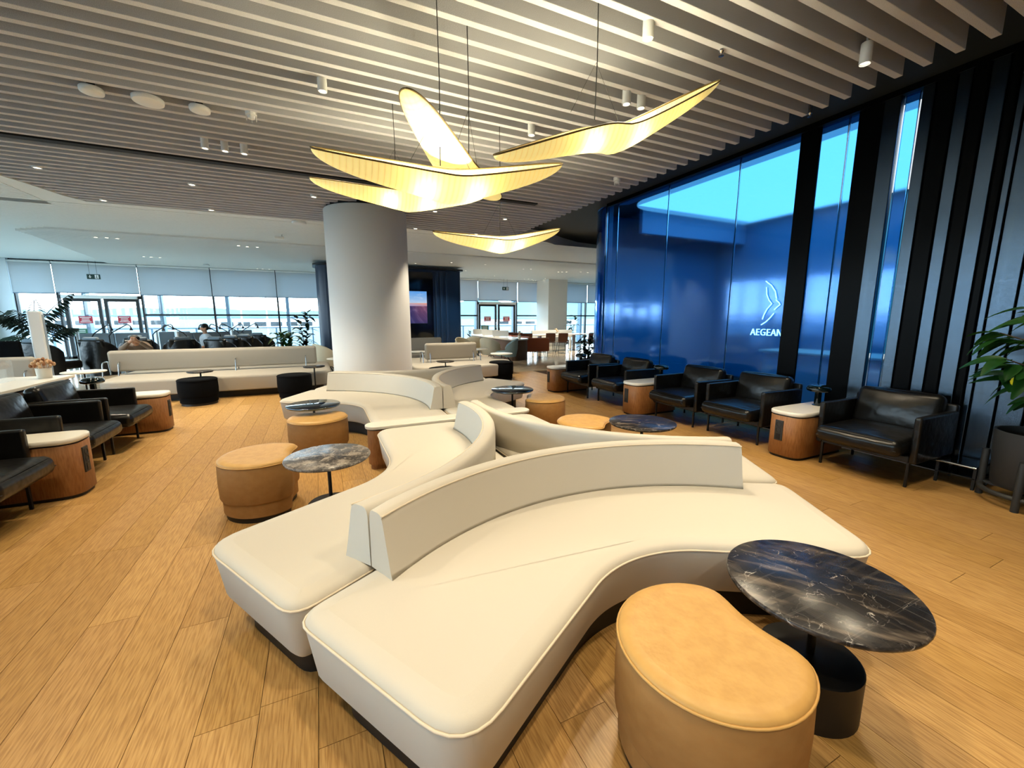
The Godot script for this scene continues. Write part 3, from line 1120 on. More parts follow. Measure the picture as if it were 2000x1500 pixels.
# ---------------------------------------------------------------- curved sofas
# one module faces +z; three of them stand back to back round a point
func sofa_outline(inset := 0.0) -> PackedVector2Array:
	var s3 := sqrt(3.0) / 2
	var w := 0.84 - inset
	var r := 1.66 - inset
	var half := PackedVector2Array()
	var fr := 0.62 + inset
	var apex := w / s3
	# concave front from the middle out to the tip
	for i in 13:
		var a := PI / 6 * 2.0 * i / 12.0 * 0.5
		half.append(Vector2(sin(a) * fr, apex + fr / s3 - cos(a) * fr))
	var ax := Vector2(s3, 0.5)
	var pe := Vector2(-0.5, s3)
	var tip := ax * r + pe * w
	var tip2 := ax * r + pe * (0.012 + inset)
	var q := 0.16
	for i in 7:
		var t := i / 6.0
		half.append((tip - ax * q).lerp(tip, t).lerp(tip.lerp(tip - pe * q, t), t))
	q = 0.10
	for i in 6:
		var t := i / 5.0
		half.append((tip2 + pe * q).lerp(tip2, t).lerp(tip2.lerp(tip2 - ax * q, t), t))
	half.append(Vector2(0, 0.03 + inset * 1.1))
	var line := half.duplicate()
	for i in range(half.size() - 2, 0, -1):
		line.append(Vector2(-half[i].x, half[i].y))
	return line

func make_sofa() -> Node3D:
	var t := thing("curved_sofa")
	var line := sofa_outline()
	var b := MB.new()
	b.slab(line, [Vector2(0.07, 0.155), Vector2(0.045, 0.160), Vector2(0.03, 0.18), Vector2(0.004, 0.36), Vector2(0.0, 0.395), Vector2(0.008, 0.415), Vector2(0.03, 0.427), Vector2(0.08, 0.432)], true, true)
	var seat := obj("seat", b, M.cream, t)
	var pts := []
	for p in sofa_outline(-0.002):
		pts.append(Vector3(p.x, 0.398, p.y))
	b = MB.new()
	b.tube(pts, 0.0048, 6, true)
	obj("piping", b, M.piping, seat)
	b = MB.new()
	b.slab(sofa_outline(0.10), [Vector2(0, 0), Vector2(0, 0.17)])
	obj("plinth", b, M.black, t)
	# wedge backrest along the inner side
	var rows := []
	var edge := []
	var st := 28
	for i in st + 1:
		var u := -1.0 + 2.0 * i / st
		var fx := 1.075 * u
		var front := Vector2(fx, 2.12 - sqrt(1.696 * 1.696 - fx * fx))
		var rx := 1.14 * u
		var rear := Vector2(rx, 2.12 - sqrt(1.862 * 1.862 - rx * rx) + 0.014)
		var rl := (front - rear)
		var sec := PackedVector3Array()
		# section: (share from rear to front, height)
		for q in [[0.0, 0.43], [0.0, 0.55], [0.0, 0.655], [0.03, 0.685], [0.10, 0.70], [0.2, 0.705], [0.45, 0.705], [0.56, 0.70], [0.63, 0.688], [0.68, 0.665], [0.83, 0.55], [0.97, 0.45], [1.0, 0.43]]:
			var p: Vector2 = rear + rl * q[0]
			sec.append(Vector3(p.x, q[1], p.y))
		edge.append(sec[8] + Vector3(0, 0.004, 0))
		rows.append(sec)
	# soften the two ends
	for e in [0, st]:
		var mid := Vector3.ZERO
		for p in rows[e]:
			mid += p / rows[e].size()
		for j in rows[e].size():
			var p: Vector3 = rows[e][j]
			if p.y > 0.44:
				rows[e][j] = p.lerp(mid, 0.05)
	b = MB.new()
	b.skin(rows, true)
	for e in [0, st]:
		var sec: PackedVector3Array = rows[e]
		var d: Vector3 = (rows[1][0] - rows[0][0]).normalized() * (-1.0 if e == 0 else 1.0) if e == 0 else (rows[st][0] - rows[st - 1][0]).normalized()
		for j in range(1, sec.size() - 1):
			b.tri(sec[0], sec[j], sec[j + 1], d, d, d)
	var back := obj("backrest", b, M.cream, t)
	b = MB.new()
	b.tube(edge, 0.0045, 6)
	obj("piping", b, M.piping, back)
	return t

func build_curved_sofas() -> void:
	var o1 := Vector3(1.28, 0, -2.40)
	var o2 := Vector3(1.28, 0, -5.98)
	var s := make_sofa()
	s.position = o1
	tag(s, "nearest curved cream sofa, its hollow front facing the big marble table and tan ottoman", "sofa", "curved cream sofas")
	tag(copy(s, "curved_sofa", o1, -TAU / 3), "curved cream sofa wrapping round the grey-veined table and two-tier tan ottoman", "sofa", "curved cream sofas")
	tag(copy(s, "curved_sofa", o1, TAU / 3), "curved cream sofa facing the blue-wall armchairs, seen mostly from behind its backrest", "sofa", "curved cream sofas")
	tag(copy(s, "curved_sofa", o2, -PI / 3), "curved cream sofa before the column, behind the daylight-mirroring dark table", "sofa", "curved cream sofas")
	tag(copy(s, "curved_sofa", o2, PI / 3), "short-looking curved cream sofa behind the wedge gap, facing the far tan ottoman and wooden cabinet", "sofa", "curved cream sofas")
	tag(copy(s, "curved_sofa", o2, PI), "curved cream sofa turned towards the column, only the rear top of its backrest showing", "sofa", "curved cream sofas")
	# long console with a white top between the two groups
	var c := thing("console_table", Vector3(1.26, 0, -4.185))
	var b := MB.new()
	b.slab(rrect(1.78, 0.19, 0.09), [Vector2(0.02, 0.0), Vector2(0.02, 0.05), Vector2(0, 0.05), Vector2(0, 0.40)])
	obj("body", b, M.walnut, c)
	b = MB.new()
	b.slab(rrect(1.76, 0.17, 0.08), [Vector2(0, 0.40), Vector2(0, 0.415)])
	obj("shadow_gap", b, M.black, c)
	b = MB.new()
	b.slab(rrect(1.82, 0.21, 0.1), [Vector2(0.004, 0.413), Vector2(0, 0.418), Vector2(0, 0.44), Vector2(0.006, 0.445)])
	obj("top", b, M.white_top, c)
	tag(c, "narrow walnut console with rounded ends and a white top squeezed between the two sofa groups", "console")

# ---------------------------------------------------------------- ottomans
func bean(r: float, cut: float, reach: float) -> PackedVector2Array:
	# a circle with a hollow bitten out of its +x side
	var l := PackedVector2Array()
	var k := 60
	for i in k:
		var a := TAU * i / k
		var p := Vector2(cos(a), sin(a)) * r
		var c := Vector2(cut, 0)
		if p.distance_to(c) < reach:
			# pull back to the hollow
			var y := p.y
			var x := cut - sqrt(maxf(reach * reach - y * y, 0.0))
			p = Vector2(minf(p.x, x), y)
		l.append(p)
	# soften
	for pass_ in 6:
		var m := PackedVector2Array()
		for i in k:
			m.append(l[i] * 0.5 + (l[(i + 1) % k] + l[(i + k - 1) % k]) * 0.25)
		l = m
	return l

func make_ottoman(called: String, top: Material, side: Material, line: PackedVector2Array, h := 0.45) -> Node3D:
	var t := thing(called)
	var b := MB.new()
	b.slab(line, [Vector2(0.03, 0.0), Vector2(0.03, 0.045)])
	obj("plinth", b, M.black, t)
	b = MB.new()
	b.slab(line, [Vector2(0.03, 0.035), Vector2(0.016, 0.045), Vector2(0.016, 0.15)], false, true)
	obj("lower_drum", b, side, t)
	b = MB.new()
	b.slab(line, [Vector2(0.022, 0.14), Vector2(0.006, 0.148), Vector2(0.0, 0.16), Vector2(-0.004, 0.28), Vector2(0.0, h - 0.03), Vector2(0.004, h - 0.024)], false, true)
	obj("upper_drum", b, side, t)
	b = MB.new()
	b.slab(line, [Vector2(0.006, h - 0.03), Vector2(0.001, h - 0.022), Vector2(0.003, h - 0.012), Vector2(0.012, h - 0.003), Vector2(0.03, h + 0.002), Vector2(0.05, h + 0.004)], true, false)
	var c := obj("cushion_top", b, top, t)
	b = MB.new()
	var pts := []
	for p in line:
		pts.append(Vector3(p.x, h - 0.021, p.y) * Vector3(1.002, 1, 1.002))
	b.tube(pts, 0.0045, 6, true)
	obj("piping", b, top, c)
	return t

func build_ottomans() -> void:
	var line := bean(0.30, 0.52, 0.32)
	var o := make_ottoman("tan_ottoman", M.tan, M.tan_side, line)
	o.position = Vector3(1.11, 0, -0.82)
	o.rotation.y = -0.06
	tag(o, "large tan leather ottoman with a hollowed side beside the nearest marble table", "ottoman", "tan leather ottomans")
	var spots := [[Vector3(-0.47, 0, -3.62), -0.1, "tan leather two-tier ottoman standing on the open floor beside the veined marble table"],
		[Vector3(-0.07, 0, -4.78), 1.5, "tan leather ottoman under the edge of the small dark glossy table"],
		[Vector3(2.66, 0, -4.70), 2.6, "tan leather ottoman nearest the middle wooden cabinet, beside a small round table"],
		[Vector3(2.45, 0, -3.42), -0.9, "tan leather ottoman showing only its top behind the sofa backs, beside the blue-black marble table"]]
	for s in spots:
		tag(copy(o, "tan_ottoman", s[0], s[1]), s[2], "ottoman", "tan leather ottomans")
	var k := make_ottoman("black_ottoman", M.felt_black, M.felt_black, disc(0.29, 40))
	k.position = Vector3(-1.98, 0, -8.75)
	tag(k, "black drum ottoman in front of the middle of the long grey bench", "ottoman", "black drum ottomans")
	for s in [[Vector3(-0.47, 0, -8.62), "black drum ottoman beside the column, before the end of the long grey bench"],
			[Vector3(2.32, 0, -8.42), "black drum ottoman just showing its top behind the cream sofa, before the short bench"],
			[Vector3(3.95, 0, -9.05), "black drum ottoman at the rounded end of the short bench past the column"]]:
		tag(copy(k, "black_ottoman", s[0]), s[1], "ottoman", "black drum ottomans")

# ---------------------------------------------------------------- round tables
func make_table(called: String, r: float, h: float, top: Material, base_r := 0.15, base_h := 0.018) -> Node3D:
	var t := thing(called)
	var b := MB.new()
	b.lathe([Vector2(0, h - 0.024), Vector2(r - 0.012, h - 0.024), Vector2(r - 0.003, h - 0.018), Vector2(r, h - 0.01), Vector2(r - 0.002, h - 0.003), Vector2(r - 0.006, h), Vector2(0, h)], 56)
	obj("table_top", b, top, t)
	b = MB.new()
	b.lathe([Vector2(0.014, 0.01), Vector2(0.014, h - 0.03), Vector2(0.07, h - 0.028), Vector2(0.07, h - 0.022)], 14)
	obj("stem", b, M.black, t)
	b = MB.new()
	b.lathe([Vector2(0, 0), Vector2(base_r, 0.0), Vector2(base_r, base_h - 0.006), Vector2(base_r - 0.008, base_h), Vector2(0, base_h)], 36)
	obj("base", b, M.black, t)
	return t

func build_tables() -> void:
	var m := make_table("marble_table", 0.315, 0.5, M.marble, 0.17, 0.2)
	m.position = Vector3(1.665, 0, -0.79)
	tag(m, "large round table of black marble with white veins in front of the nearest sofa", "side table", "round marble tables")
	for s in [[Vector3(0.0, 0.04, -3.06), 1.1, "round grey-brown veined marble table on a thin black stem beside the two-tier tan ottoman", M.marble_grey],
			[Vector3(-0.11, 0.03, -5.08), 2.3, "small dark glossy round table mirroring the daylight, over the tan ottoman before the column sofa", M.table_glass],
			[Vector3(2.79, 0, -2.97), 0.4, "blue-black marble round table peeping over the sofa backs near the armchairs", M.marble],
			[Vector3(2.31, 0.05, -4.92), 3.0, "small round dark-rimmed table beside the tan ottoman nearest the wooden cabinet", M.table_glass]]:
		var c := copy(m, "marble_table", Vector3(s[0].x, 0, s[0].z), s[1])
		for ch in c.get_children():
			if ch.name == "table_top":
				ch.position.y = s[0].y
				ch.material_override = s[3]
			elif ch.name == "stem":
				ch.scale.y = (0.5 + s[0].y) / 0.5
		if s[0].x < 0.5 or s[0].x < 2.5:
			c.scale = Vector3(0.9, 1, 0.9)
		tag(c, s[2], "side table", "round marble tables")
	# little dark tables by the benches
	var d := make_table("bench_table", 0.2, 0.55, M.marble, 0.12)
	d.position = Vector3(-1.98, 0, -9.02)
	d.position.z = -9.0
	tag(d, "small dark round table behind the black ottoman at the middle of the long bench", "side table", "small dark bench tables")
	tag(copy(d, "bench_table", Vector3(-0.13, 0, -8.98)), "small dark thin-stemmed table at the column end of the long bench", "side table", "small dark bench tables")
	tag(copy(d, "bench_table", Vector3(2.50, 0, -8.82)), "small dark table on a black stem before the short bench past the column", "side table", "small dark bench tables")
	var w := make_table("white_table", 0.3, 0.55, M.white_top, 0.2)
	w.position = Vector3(4.42, 0, -10.1)
	tag(w, "white round table in front of the pale blue tub chair", "side table", "white round tables")
	for s in [[Vector3(4.43, 0, -11.9), "white round table beside the cream tub chair behind the short bench"], [Vector3(2.6, 0, -11.75), "white round table behind the short bench, next to the column"],
			[Vector3(0.42, 0, -10.5), "white round table squeezed between the long bench and the column"], [Vector3(-3.85, 0, -9.83), "white round table at the chrome-railed end of the long bench near the flower pot"]]:
		tag(copy(w, "white_table", s[0]), s[1], "side table", "white round tables")

# ---------------------------------------------------------------- black armchairs, cabinets and lamps
func make_armchair() -> Node3D:
	var t := thing("leather_armchair")
	for s in [-1.0, 1.0]:
		var b := MB.new()
		b.rbox(at(Vector3(s * 0.375, 0.435, -0.06)), Vector3(0.055, 0.42, 0.72), 0.02, 2, Vector3(0.006, 0, 0), 1)
		obj("arm", b, M.leather, t)
	var b := MB.new()
	b.rbox(at(Vector3(0, 0.46, -0.395)), Vector3(0.80, 0.48, 0.055), 0.02, 2)
	obj("back_panel", b, M.leather, t)
	b = MB.new()
	b.rbox(at(Vector3(0, 0.36, 0.075)), Vector3(0.68, 0.15, 0.78), 0.06, 4, Vector3(0.0, 0.028, 0.012), 5)
	var seat := obj("seat_cushion", b, M.leather, t)
	b = MB.new()
	b.tube([Vector3(-0.32, 0.345, 0.462), Vector3(0.32, 0.345, 0.462)], 0.004, 5)
	obj("seam", b, M.black, seat)
	b = MB.new()
	b.rbox(Transform3D(Basis(Vector3.RIGHT, -0.24), Vector3(0, 0.585, -0.27)), Vector3(0.67, 0.40, 0.14), 0.055, 4, Vector3(0, 0.01, 0.045), 5)
	obj("back_cushion", b, M.leather, t)
	b = MB.new()
	b.rbox(at(Vector3(0, 0.255, -0.05)), Vector3(0.70, 0.06, 0.68), 0.01, 1)
	obj("seat_frame", b, M.black, t)
	for x in [-0.345, 0.345]:
		for z in [-0.33, 0.27]:
			b = MB.new()
			b.rbox(at(Vector3(x, 0.12, z)), Vector3(0.022, 0.24, 0.022), 0.004, 1)
			obj("leg", b, M.black, t)
		b = MB.new()
		b.bar(Vector3(x, 0.218, -0.03), Vector3(0.02, 0.016, 0.6))
		obj("side_rail", b, M.black, t)
	return t

func make_cabinet() -> Node3D:
	# front faces +z
	var t := thing("wooden_cabinet")
	var line := rounded(PackedVector2Array([Vector2(-0.18, 0.42), Vector2(0.18, 0.42), Vector2(0.18, -0.42), Vector2(-0.18, -0.42)]), PackedFloat32Array([0.14, 0.14, 0.03, 0.03]))
	var b := MB.new()
	b.slab(line, [Vector2(0.018, 0), Vector2(0.018, 0.03)])
	obj("plinth", b, M.black, t)
	b = MB.new()
	b.slab(line, [Vector2(0.004, 0.028), Vector2(0, 0.032), Vector2(0, 0.455), Vector2(0.004, 0.459)])
	obj("body", b, M.walnut, t)
	b = MB.new()
	b.slab(line, [Vector2(0.012, 0.455), Vector2(0.012, 0.476)])
	obj("shadow_gap", b, M.black, t)
	b = MB.new()
	b.slab(line, [Vector2(0.0, 0.472), Vector2(-0.006, 0.478), Vector2(-0.006, 0.505), Vector2(0.002, 0.513)])
	obj("top", b, M.white_top, t)
	b = MB.new()
	b.rbox(at(Vector3(-0.03, 0.30, 0.42)), Vector3(0.085, 0.22, 0.016), 0.004, 1)
	var so := obj("socket_plate", b, M.pot_grey, t)
	for k in 2:
		b = MB.new()
		b.lathe([Vector2(0, -0.006), Vector2(0.022, -0.006), Vector2(0.024, 0.003), Vector2(0.028, 0.003)], 14, Transform3D(Basis(Vector3.RIGHT, PI / 2), Vector3(-0.03, 0.365 - k * 0.062, 0.428)))
		obj("socket", b, M.black, so)
	b = MB.new()
	b.bar(Vector3(-0.03, 0.235, 0.429), Vector3(0.045, 0.06, 0.004))
	obj("usb_port", b, M.black, so)
	return t

func make_lamp() -> Node3D:
	var t := thing("mushroom_lamp")
	var b := MB.new()
	b.lathe([Vector2(0, 0), Vector2(0.05, 0), Vector2(0.05, 0.008), Vector2(0.034, 0.014), Vector2(0.032, 0.17)], 20)
	obj("stem", b, M.lamp_green, t)
	b = MB.new()
	b.lathe([Vector2(0.02, 0.165), Vector2(0.085, 0.160), Vector2(0.112, 0.17), Vector2(0.118, 0.19), Vector2(0.108, 0.215), Vector2(0.08, 0.232), Vector2(0.04, 0.239), Vector2(0, 0.241)], 28)
	obj("shade", b, M.lamp_green, t)
	return t

func build_armchairs() -> void:
	var c := make_armchair()
	var c0 := "leather armchairs"
	c.position = Vector3(4.93, 0, -2.0)
	c.rotation.y = -PI / 2
	tag(c, "black leather armchair nearest the potted lemon tree", "armchair", c0)
	for s in [[4.90, -3.36, "black leather armchair beyond the front wooden cabinet, with wrinkles in its back cushion"], [4.86, -4.26, "third black leather armchair from the lemon tree, against the blue glass before the middle cabinet"],
			[4.80, -5.62, "fourth black leather armchair from the lemon tree, just past the middle cabinet"], [4.76, -6.58, "farthest black leather armchair of the blue wall row, beside the last cabinet"]]:
		tag(copy(c, "leather_armchair", Vector3(s[0], 0, s[1]), -PI / 2), s[2], "armchair", c0)
	for s in [[-4.02, "black leather armchair cut by the frame edge, before the near dark cabinet"], [-5.27, "black leather armchair just beyond the near cabinet opposite the blue wall"], [-6.17, "black leather armchair below the flower pot, next to the far cabinet opposite the blue wall"]]:
		tag(copy(c, "leather_armchair", Vector3(-2.42, 0, s[0]), PI / 2), s[1], "armchair", c0)
	var k := make_cabinet()
	k.position = Vector3(4.85, 0, -2.63)
	k.rotation.y = -PI / 2
	var k0 := "wooden side cabinets"
	tag(k, "walnut cabinet with socket plate between the two nearest armchairs of the blue wall", "cabinet", k0)
	for s in [[Vector3(4.70, 0, -4.90), -PI / 2, "walnut side cabinet with white top in the middle of the row by the blue wall"], [Vector3(4.62, 0, -7.17), -PI / 2, "walnut side cabinet with white top at the far end of the blue wall row"],
			[Vector3(-2.31, 0, -4.65), PI / 2, "walnut cabinet with rounded white top between armchairs opposite the blue wall, the nearer one"], [Vector3(-2.31, 0, -6.88), PI / 2, "walnut cabinet with white top beside the armchair below the flower pot"]]:
		tag(copy(k, "wooden_cabinet", s[0], s[1]), s[2], "cabinet", k0)
	var l := make_lamp()
	l.position = Vector3(5.08, 0.513, -2.66)
	var l0 := "dark mushroom lamps"
	tag(l, "glossy dark mushroom lamp on the cabinet between the two nearest armchairs of the blue wall", "lamp", l0)
	for s in [[Vector3(4.97, 0.513, -4.93), "glossy dark mushroom lamp on the middle cabinet by the blue wall"], [Vector3(4.98, 0.513, -7.2), "glossy dark mushroom lamp on the far cabinet, before the leafy corner plant"], [Vector3(-2.64, 0.513, -6.9), "glossy dark mushroom lamp beside the flower pot, before the long grey bench"]]:
		tag(copy(l, "mushroom_lamp", s[0]), s[1], "lamp", l0)
	# low table with a chrome edge by the planter
	var t := thing("low_table", Vector3(5.25, 0, -1.49))
	var b := MB.new()
	b.rbox(at(Vector3(0, 0.20, 0)), Vector3(0.3, 0.02, 0.26), 0.004, 1)
	b.rbox(at(Vector3(0, 0.10, 0)), Vector3(0.3, 0.015, 0.26), 0.004, 1)
	obj("shelf", b, M.gloss_black, t)
	b = MB.new()
	b.tube([Vector3(-0.155, 0.20, -0.13), Vector3(-0.155, 0.20, 0.13)], 0.009, 8)
	obj("chrome_edge", b, M.steel, t)
	for x in [-0.14, 0.14]:
		for z in [-0.12, 0.12]:
			b = MB.new()
			b.bar(Vector3(x, 0.1, z), Vector3(0.02, 0.2, 0.02))
			obj("leg", b, M.black, t)
	tag(t, "low black table with a chrome front edge between the nearest armchair and the planter", "table")

# ---------------------------------------------------------------- long benches
func make_bench(x0: float, x1: float, z0: float, z1: float, bx0: float, bx1: float, bz: float, legs: Array, round_end := 0.4) -> Node3D:
	var cx := (x0 + x1) * 0.5
	var cz := (z0 + z1) * 0.5
	var t := thing("long_bench", Vector3(cx, 0, cz))
	var hw := (x1 - x0) * 0.5
	var hd := absf(z1 - z0) * 0.5
	var line := rounded(PackedVector2Array([Vector2(-hw, hd), Vector2(hw, hd), Vector2(hw, -hd), Vector2(-hw, -hd)]), PackedFloat32Array([0.35, round_end, round_end, 0.35]), 10)
	var b := MB.new()
	b.slab(line, [Vector2(0.05, 0.13), Vector2(0.01, 0.15), Vector2(0.0, 0.37), Vector2(0.008, 0.40), Vector2(0.03, 0.415), Vector2(0.08, 0.42)])
	obj("seat", b, M.greige, t)
	b = MB.new()
	b.slab(line, [Vector2(0.16, 0), Vector2(0.16, 0.14)])
	obj("plinth", b, M.black, t)
	b = MB.new()
	b.rbox(Transform3D(Basis(Vector3.RIGHT, 0.10), Vector3((bx0 + bx1) * 0.5 - cx, 0.68, bz - cz)), Vector3(bx1 - bx0, 0.40, 0.13), 0.055, 4, Vector3(0, 0, 0.02), 3)
	obj("backrest", b, M.greige, t)
	for x in legs:
		b = MB.new()
		for s in [-1.0, 1.0]:
			b.tube([Vector3(x - cx, 0.41, bz - cz + s * 0.17), Vector3(x - cx, 0.62, bz - cz + s * 0.13), Vector3(x - cx, 0.66, bz - cz + s * 0.10), Vector3(x - cx, 0.67, bz - cz)], 0.011, 6)
		obj("back_bracket", b, M.steel, t)
	return t

func build_benches() -> void:
	var b1 := make_bench(-3.5, 0.18, -9.12, -11.3, -3.62, -0.08, -10.2, [-3.68, -3.45, -1.6, -0.3])
	tag(b1, "long greige upholstered bench with a low centre backrest on chrome brackets behind the black ottomans", "bench", "upholstered benches")
	var b2 := make_bench(1.86, 4.45, -8.75, -11.2, 2.30, 3.62, -9.9, [2.22, 2.4, 3.5, 3.68], 1.15)
	tag(b2, "shorter greige bench with rounded ends past the column, before the cream tub chairs", "bench", "upholstered benches")
	var b3 := make_bench(1.9, 4.0, -12.1, -13.6, 2.0, 3.5, -12.75, [2.1, 3.4])
	tag(b3, "pale bench behind the shorter bench, in front of the black media panel", "bench", "upholstered benches")
	var b4 := make_bench(-6.6, -4.05, -8.4, -9.7, -6.6, -4.15, -9.2, [-6.0, -4.25])
	tag(b4, "pale bench with a low cream backrest beyond the white-topped counter and the flower pot", "bench", "upholstered benches")

# ---------------------------------------------------------------- counter with flower pot
func build_counter_corner() -> void:
	var t := thing("counter", Vector3(-3.27, 0, -4.2))
	var b := MB.new()
	b.rbox(at(Vector3(0, 0.35, 0)), Vector3(0.58, 0.70, 6.1), 0.01, 1)
	obj("body", b, M.darkwood, t)
	b = MB.new()
	b.rbox(at(Vector3(0, 0.712, 0)), Vector3(0.56, 0.02, 6.08), 0.004, 1)
	obj("shadow_gap", b, M.black, t)
	b = MB.new()
	b.rbox(at(Vector3(0, 0.738, 0)), Vector3(0.64, 0.036, 6.2), 0.006, 1)
	obj("top", b, M.white_top, t)
	b = MB.new()
	b.box(Vector3(-0.07, 0.756, -2.72), Vector3(-0.062, 1.0, 2.4))
	obj("glass_screen", b, M.glass_clear, t)
	tag(t, "white-topped dark wood counter behind the armchairs opposite the blue wall", "counter")
	var p := thing("flower_pot", Vector3(-3.13, 0.756, -7.05))
	b = MB.new()
	b.lathe([Vector2(0, 0), Vector2(0.062, 0), Vector2(0.066, 0.004), Vector2(0.072, 0.125), Vector2(0.066, 0.125), Vector2(0.064, 0.1), Vector2(0, 0.1)], 28)
	obj("pot", b, M.white_top, p)
	for k in 34:
		var a := k * 2.4
		var rr := 0.085 * sqrt((k + 0.5) / 34.0)
		var h := 0.145 + 0.085 * (1.0 - pow(rr / 0.09, 2.0)) + rng.randf_range(-0.01, 0.012)
		b = MB.new()
		b.ball(Vector3(cos(a) * rr * 1.25, h, sin(a) * rr * 1.25), Vector3(0.017, 0.022, 0.017) * rng.randf_range(0.8, 1.25), 8)
		b.tube([Vector3(cos(a) * rr * 0.5, 0.1, sin(a) * rr * 0.5), Vector3(cos(a) * rr * 1.2, h, sin(a) * rr * 1.2)], 0.002, 4)
		obj("dried_flower", b, M.petal if k % 3 else M.petal_brown, p)
	tag(p, "white pot of dried tan flowers standing at the end of the white-topped counter", "flower pot")
	# free-standing display and dark high-backed chair
	var d := thing("display_totem", Vector3(-4.42, 0, -10.0), 0.25)
	b = MB.new()
	b.rbox(at(Vector3(0, 0.83, 0)), Vector3(0.17, 1.56, 0.2), 0.03, 3)
	obj("housing", b, M.white, d)
	b = MB.new()
	b.bar(Vector3(0.087, 0.85, 0), Vector3(0.006, 1.4, 0.15))
	obj("side_panel", b, M.screen_grey, d)
	b = MB.new()
	b.rbox(at(Vector3(0, 0.025, 0)), Vector3(0.3, 0.05, 0.36), 0.01, 1)
	obj("foot", b, M.black, d)
	tag(d, "tall slim white totem with a grey side standing in front of the palm", "totem")
	var h := thing("high_back_chair", Vector3(-4.78, 0, -9.85), 0.0)
	b = MB.new()
	b.rbox(Transform3D(Basis(Vector3.RIGHT, 0.08), Vector3(0, 0.76, 0.0)), Vector3(0.40, 0.70, 0.06), 0.025, 2)
	obj("backrest", b, M.felt_black, h)
	b = MB.new()
	b.rbox(at(Vector3(0, 0.42, -0.24)), Vector3(0.42, 0.09, 0.44), 0.03, 2)
	obj("seat", b, M.felt_black, h)
	for x in [-0.18, 0.18]:
		for z in [-0.42, -0.04]:
			b = MB.new()
			b.tube([Vector3(x, 0.0, z), Vector3(x, 0.4, z)], 0.012, 6)
			obj("leg", b, M.black, h)
	tag(h, "black high-backed chair seen from behind beside the slim white totem", "chair")

# ---------------------------------------------------------------- reclining pods by the windows
func make_pod() -> Node3D:
	var t := thing("recliner")
	var b := MB.new()
	# wrap-round shell open to +z
	var rows := []
	for i in 17:
		var a := PI * (1.0 + i / 16.0)
		var o := Vector3(cos(a) * 0.40, 0, sin(a) * 0.36 - 0.02)
		var h := 0.92 - 0.22 * pow(absf(i - 8) / 8.0, 3.0)
		var row := PackedVector3Array()
		for q in [[1.0, 0.16], [1.03, 0.5], [1.02, h - 0.03], [0.98, h], [0.93, h - 0.02], [0.91, 0.5], [0.91, 0.16]]:
			row.append(Vector3(o.x * q[0], q[1], o.z * q[0]))
		rows.append(row)
	b.skin(rows, false)
	obj("shell", b, M.leather, t)
	b = MB.new()
	b.rbox(at(Vector3(0, 0.34, 0.16)), Vector3(0.66, 0.2, 0.78), 0.06, 3, Vector3(0, 0.02, 0), 2)
	obj("seat", b, M.leather, t)
	b = MB.new()
	b.rbox(Transform3D(Basis(Vector3.RIGHT, -0.3), Vector3(0, 0.70, -0.22)), Vector3(0.58, 0.5, 0.14), 0.05, 3, Vector3(0, 0, 0.02), 2)
	obj("back_cushion", b, M.leather, t)
	b = MB.new()
	b.rbox(Transform3D(Basis(Vector3.RIGHT, -0.3), Vector3(0, 0.93, -0.27)), Vector3(0.34, 0.15, 0.10), 0.035, 3)
	obj("head_pad", b, M.head_pad, t)
	b = MB.new()
	b.slab(disc(0.3), [Vector2(0, 0), Vector2(0, 0.18)])
	obj("base", b, M.black, t)
	return t

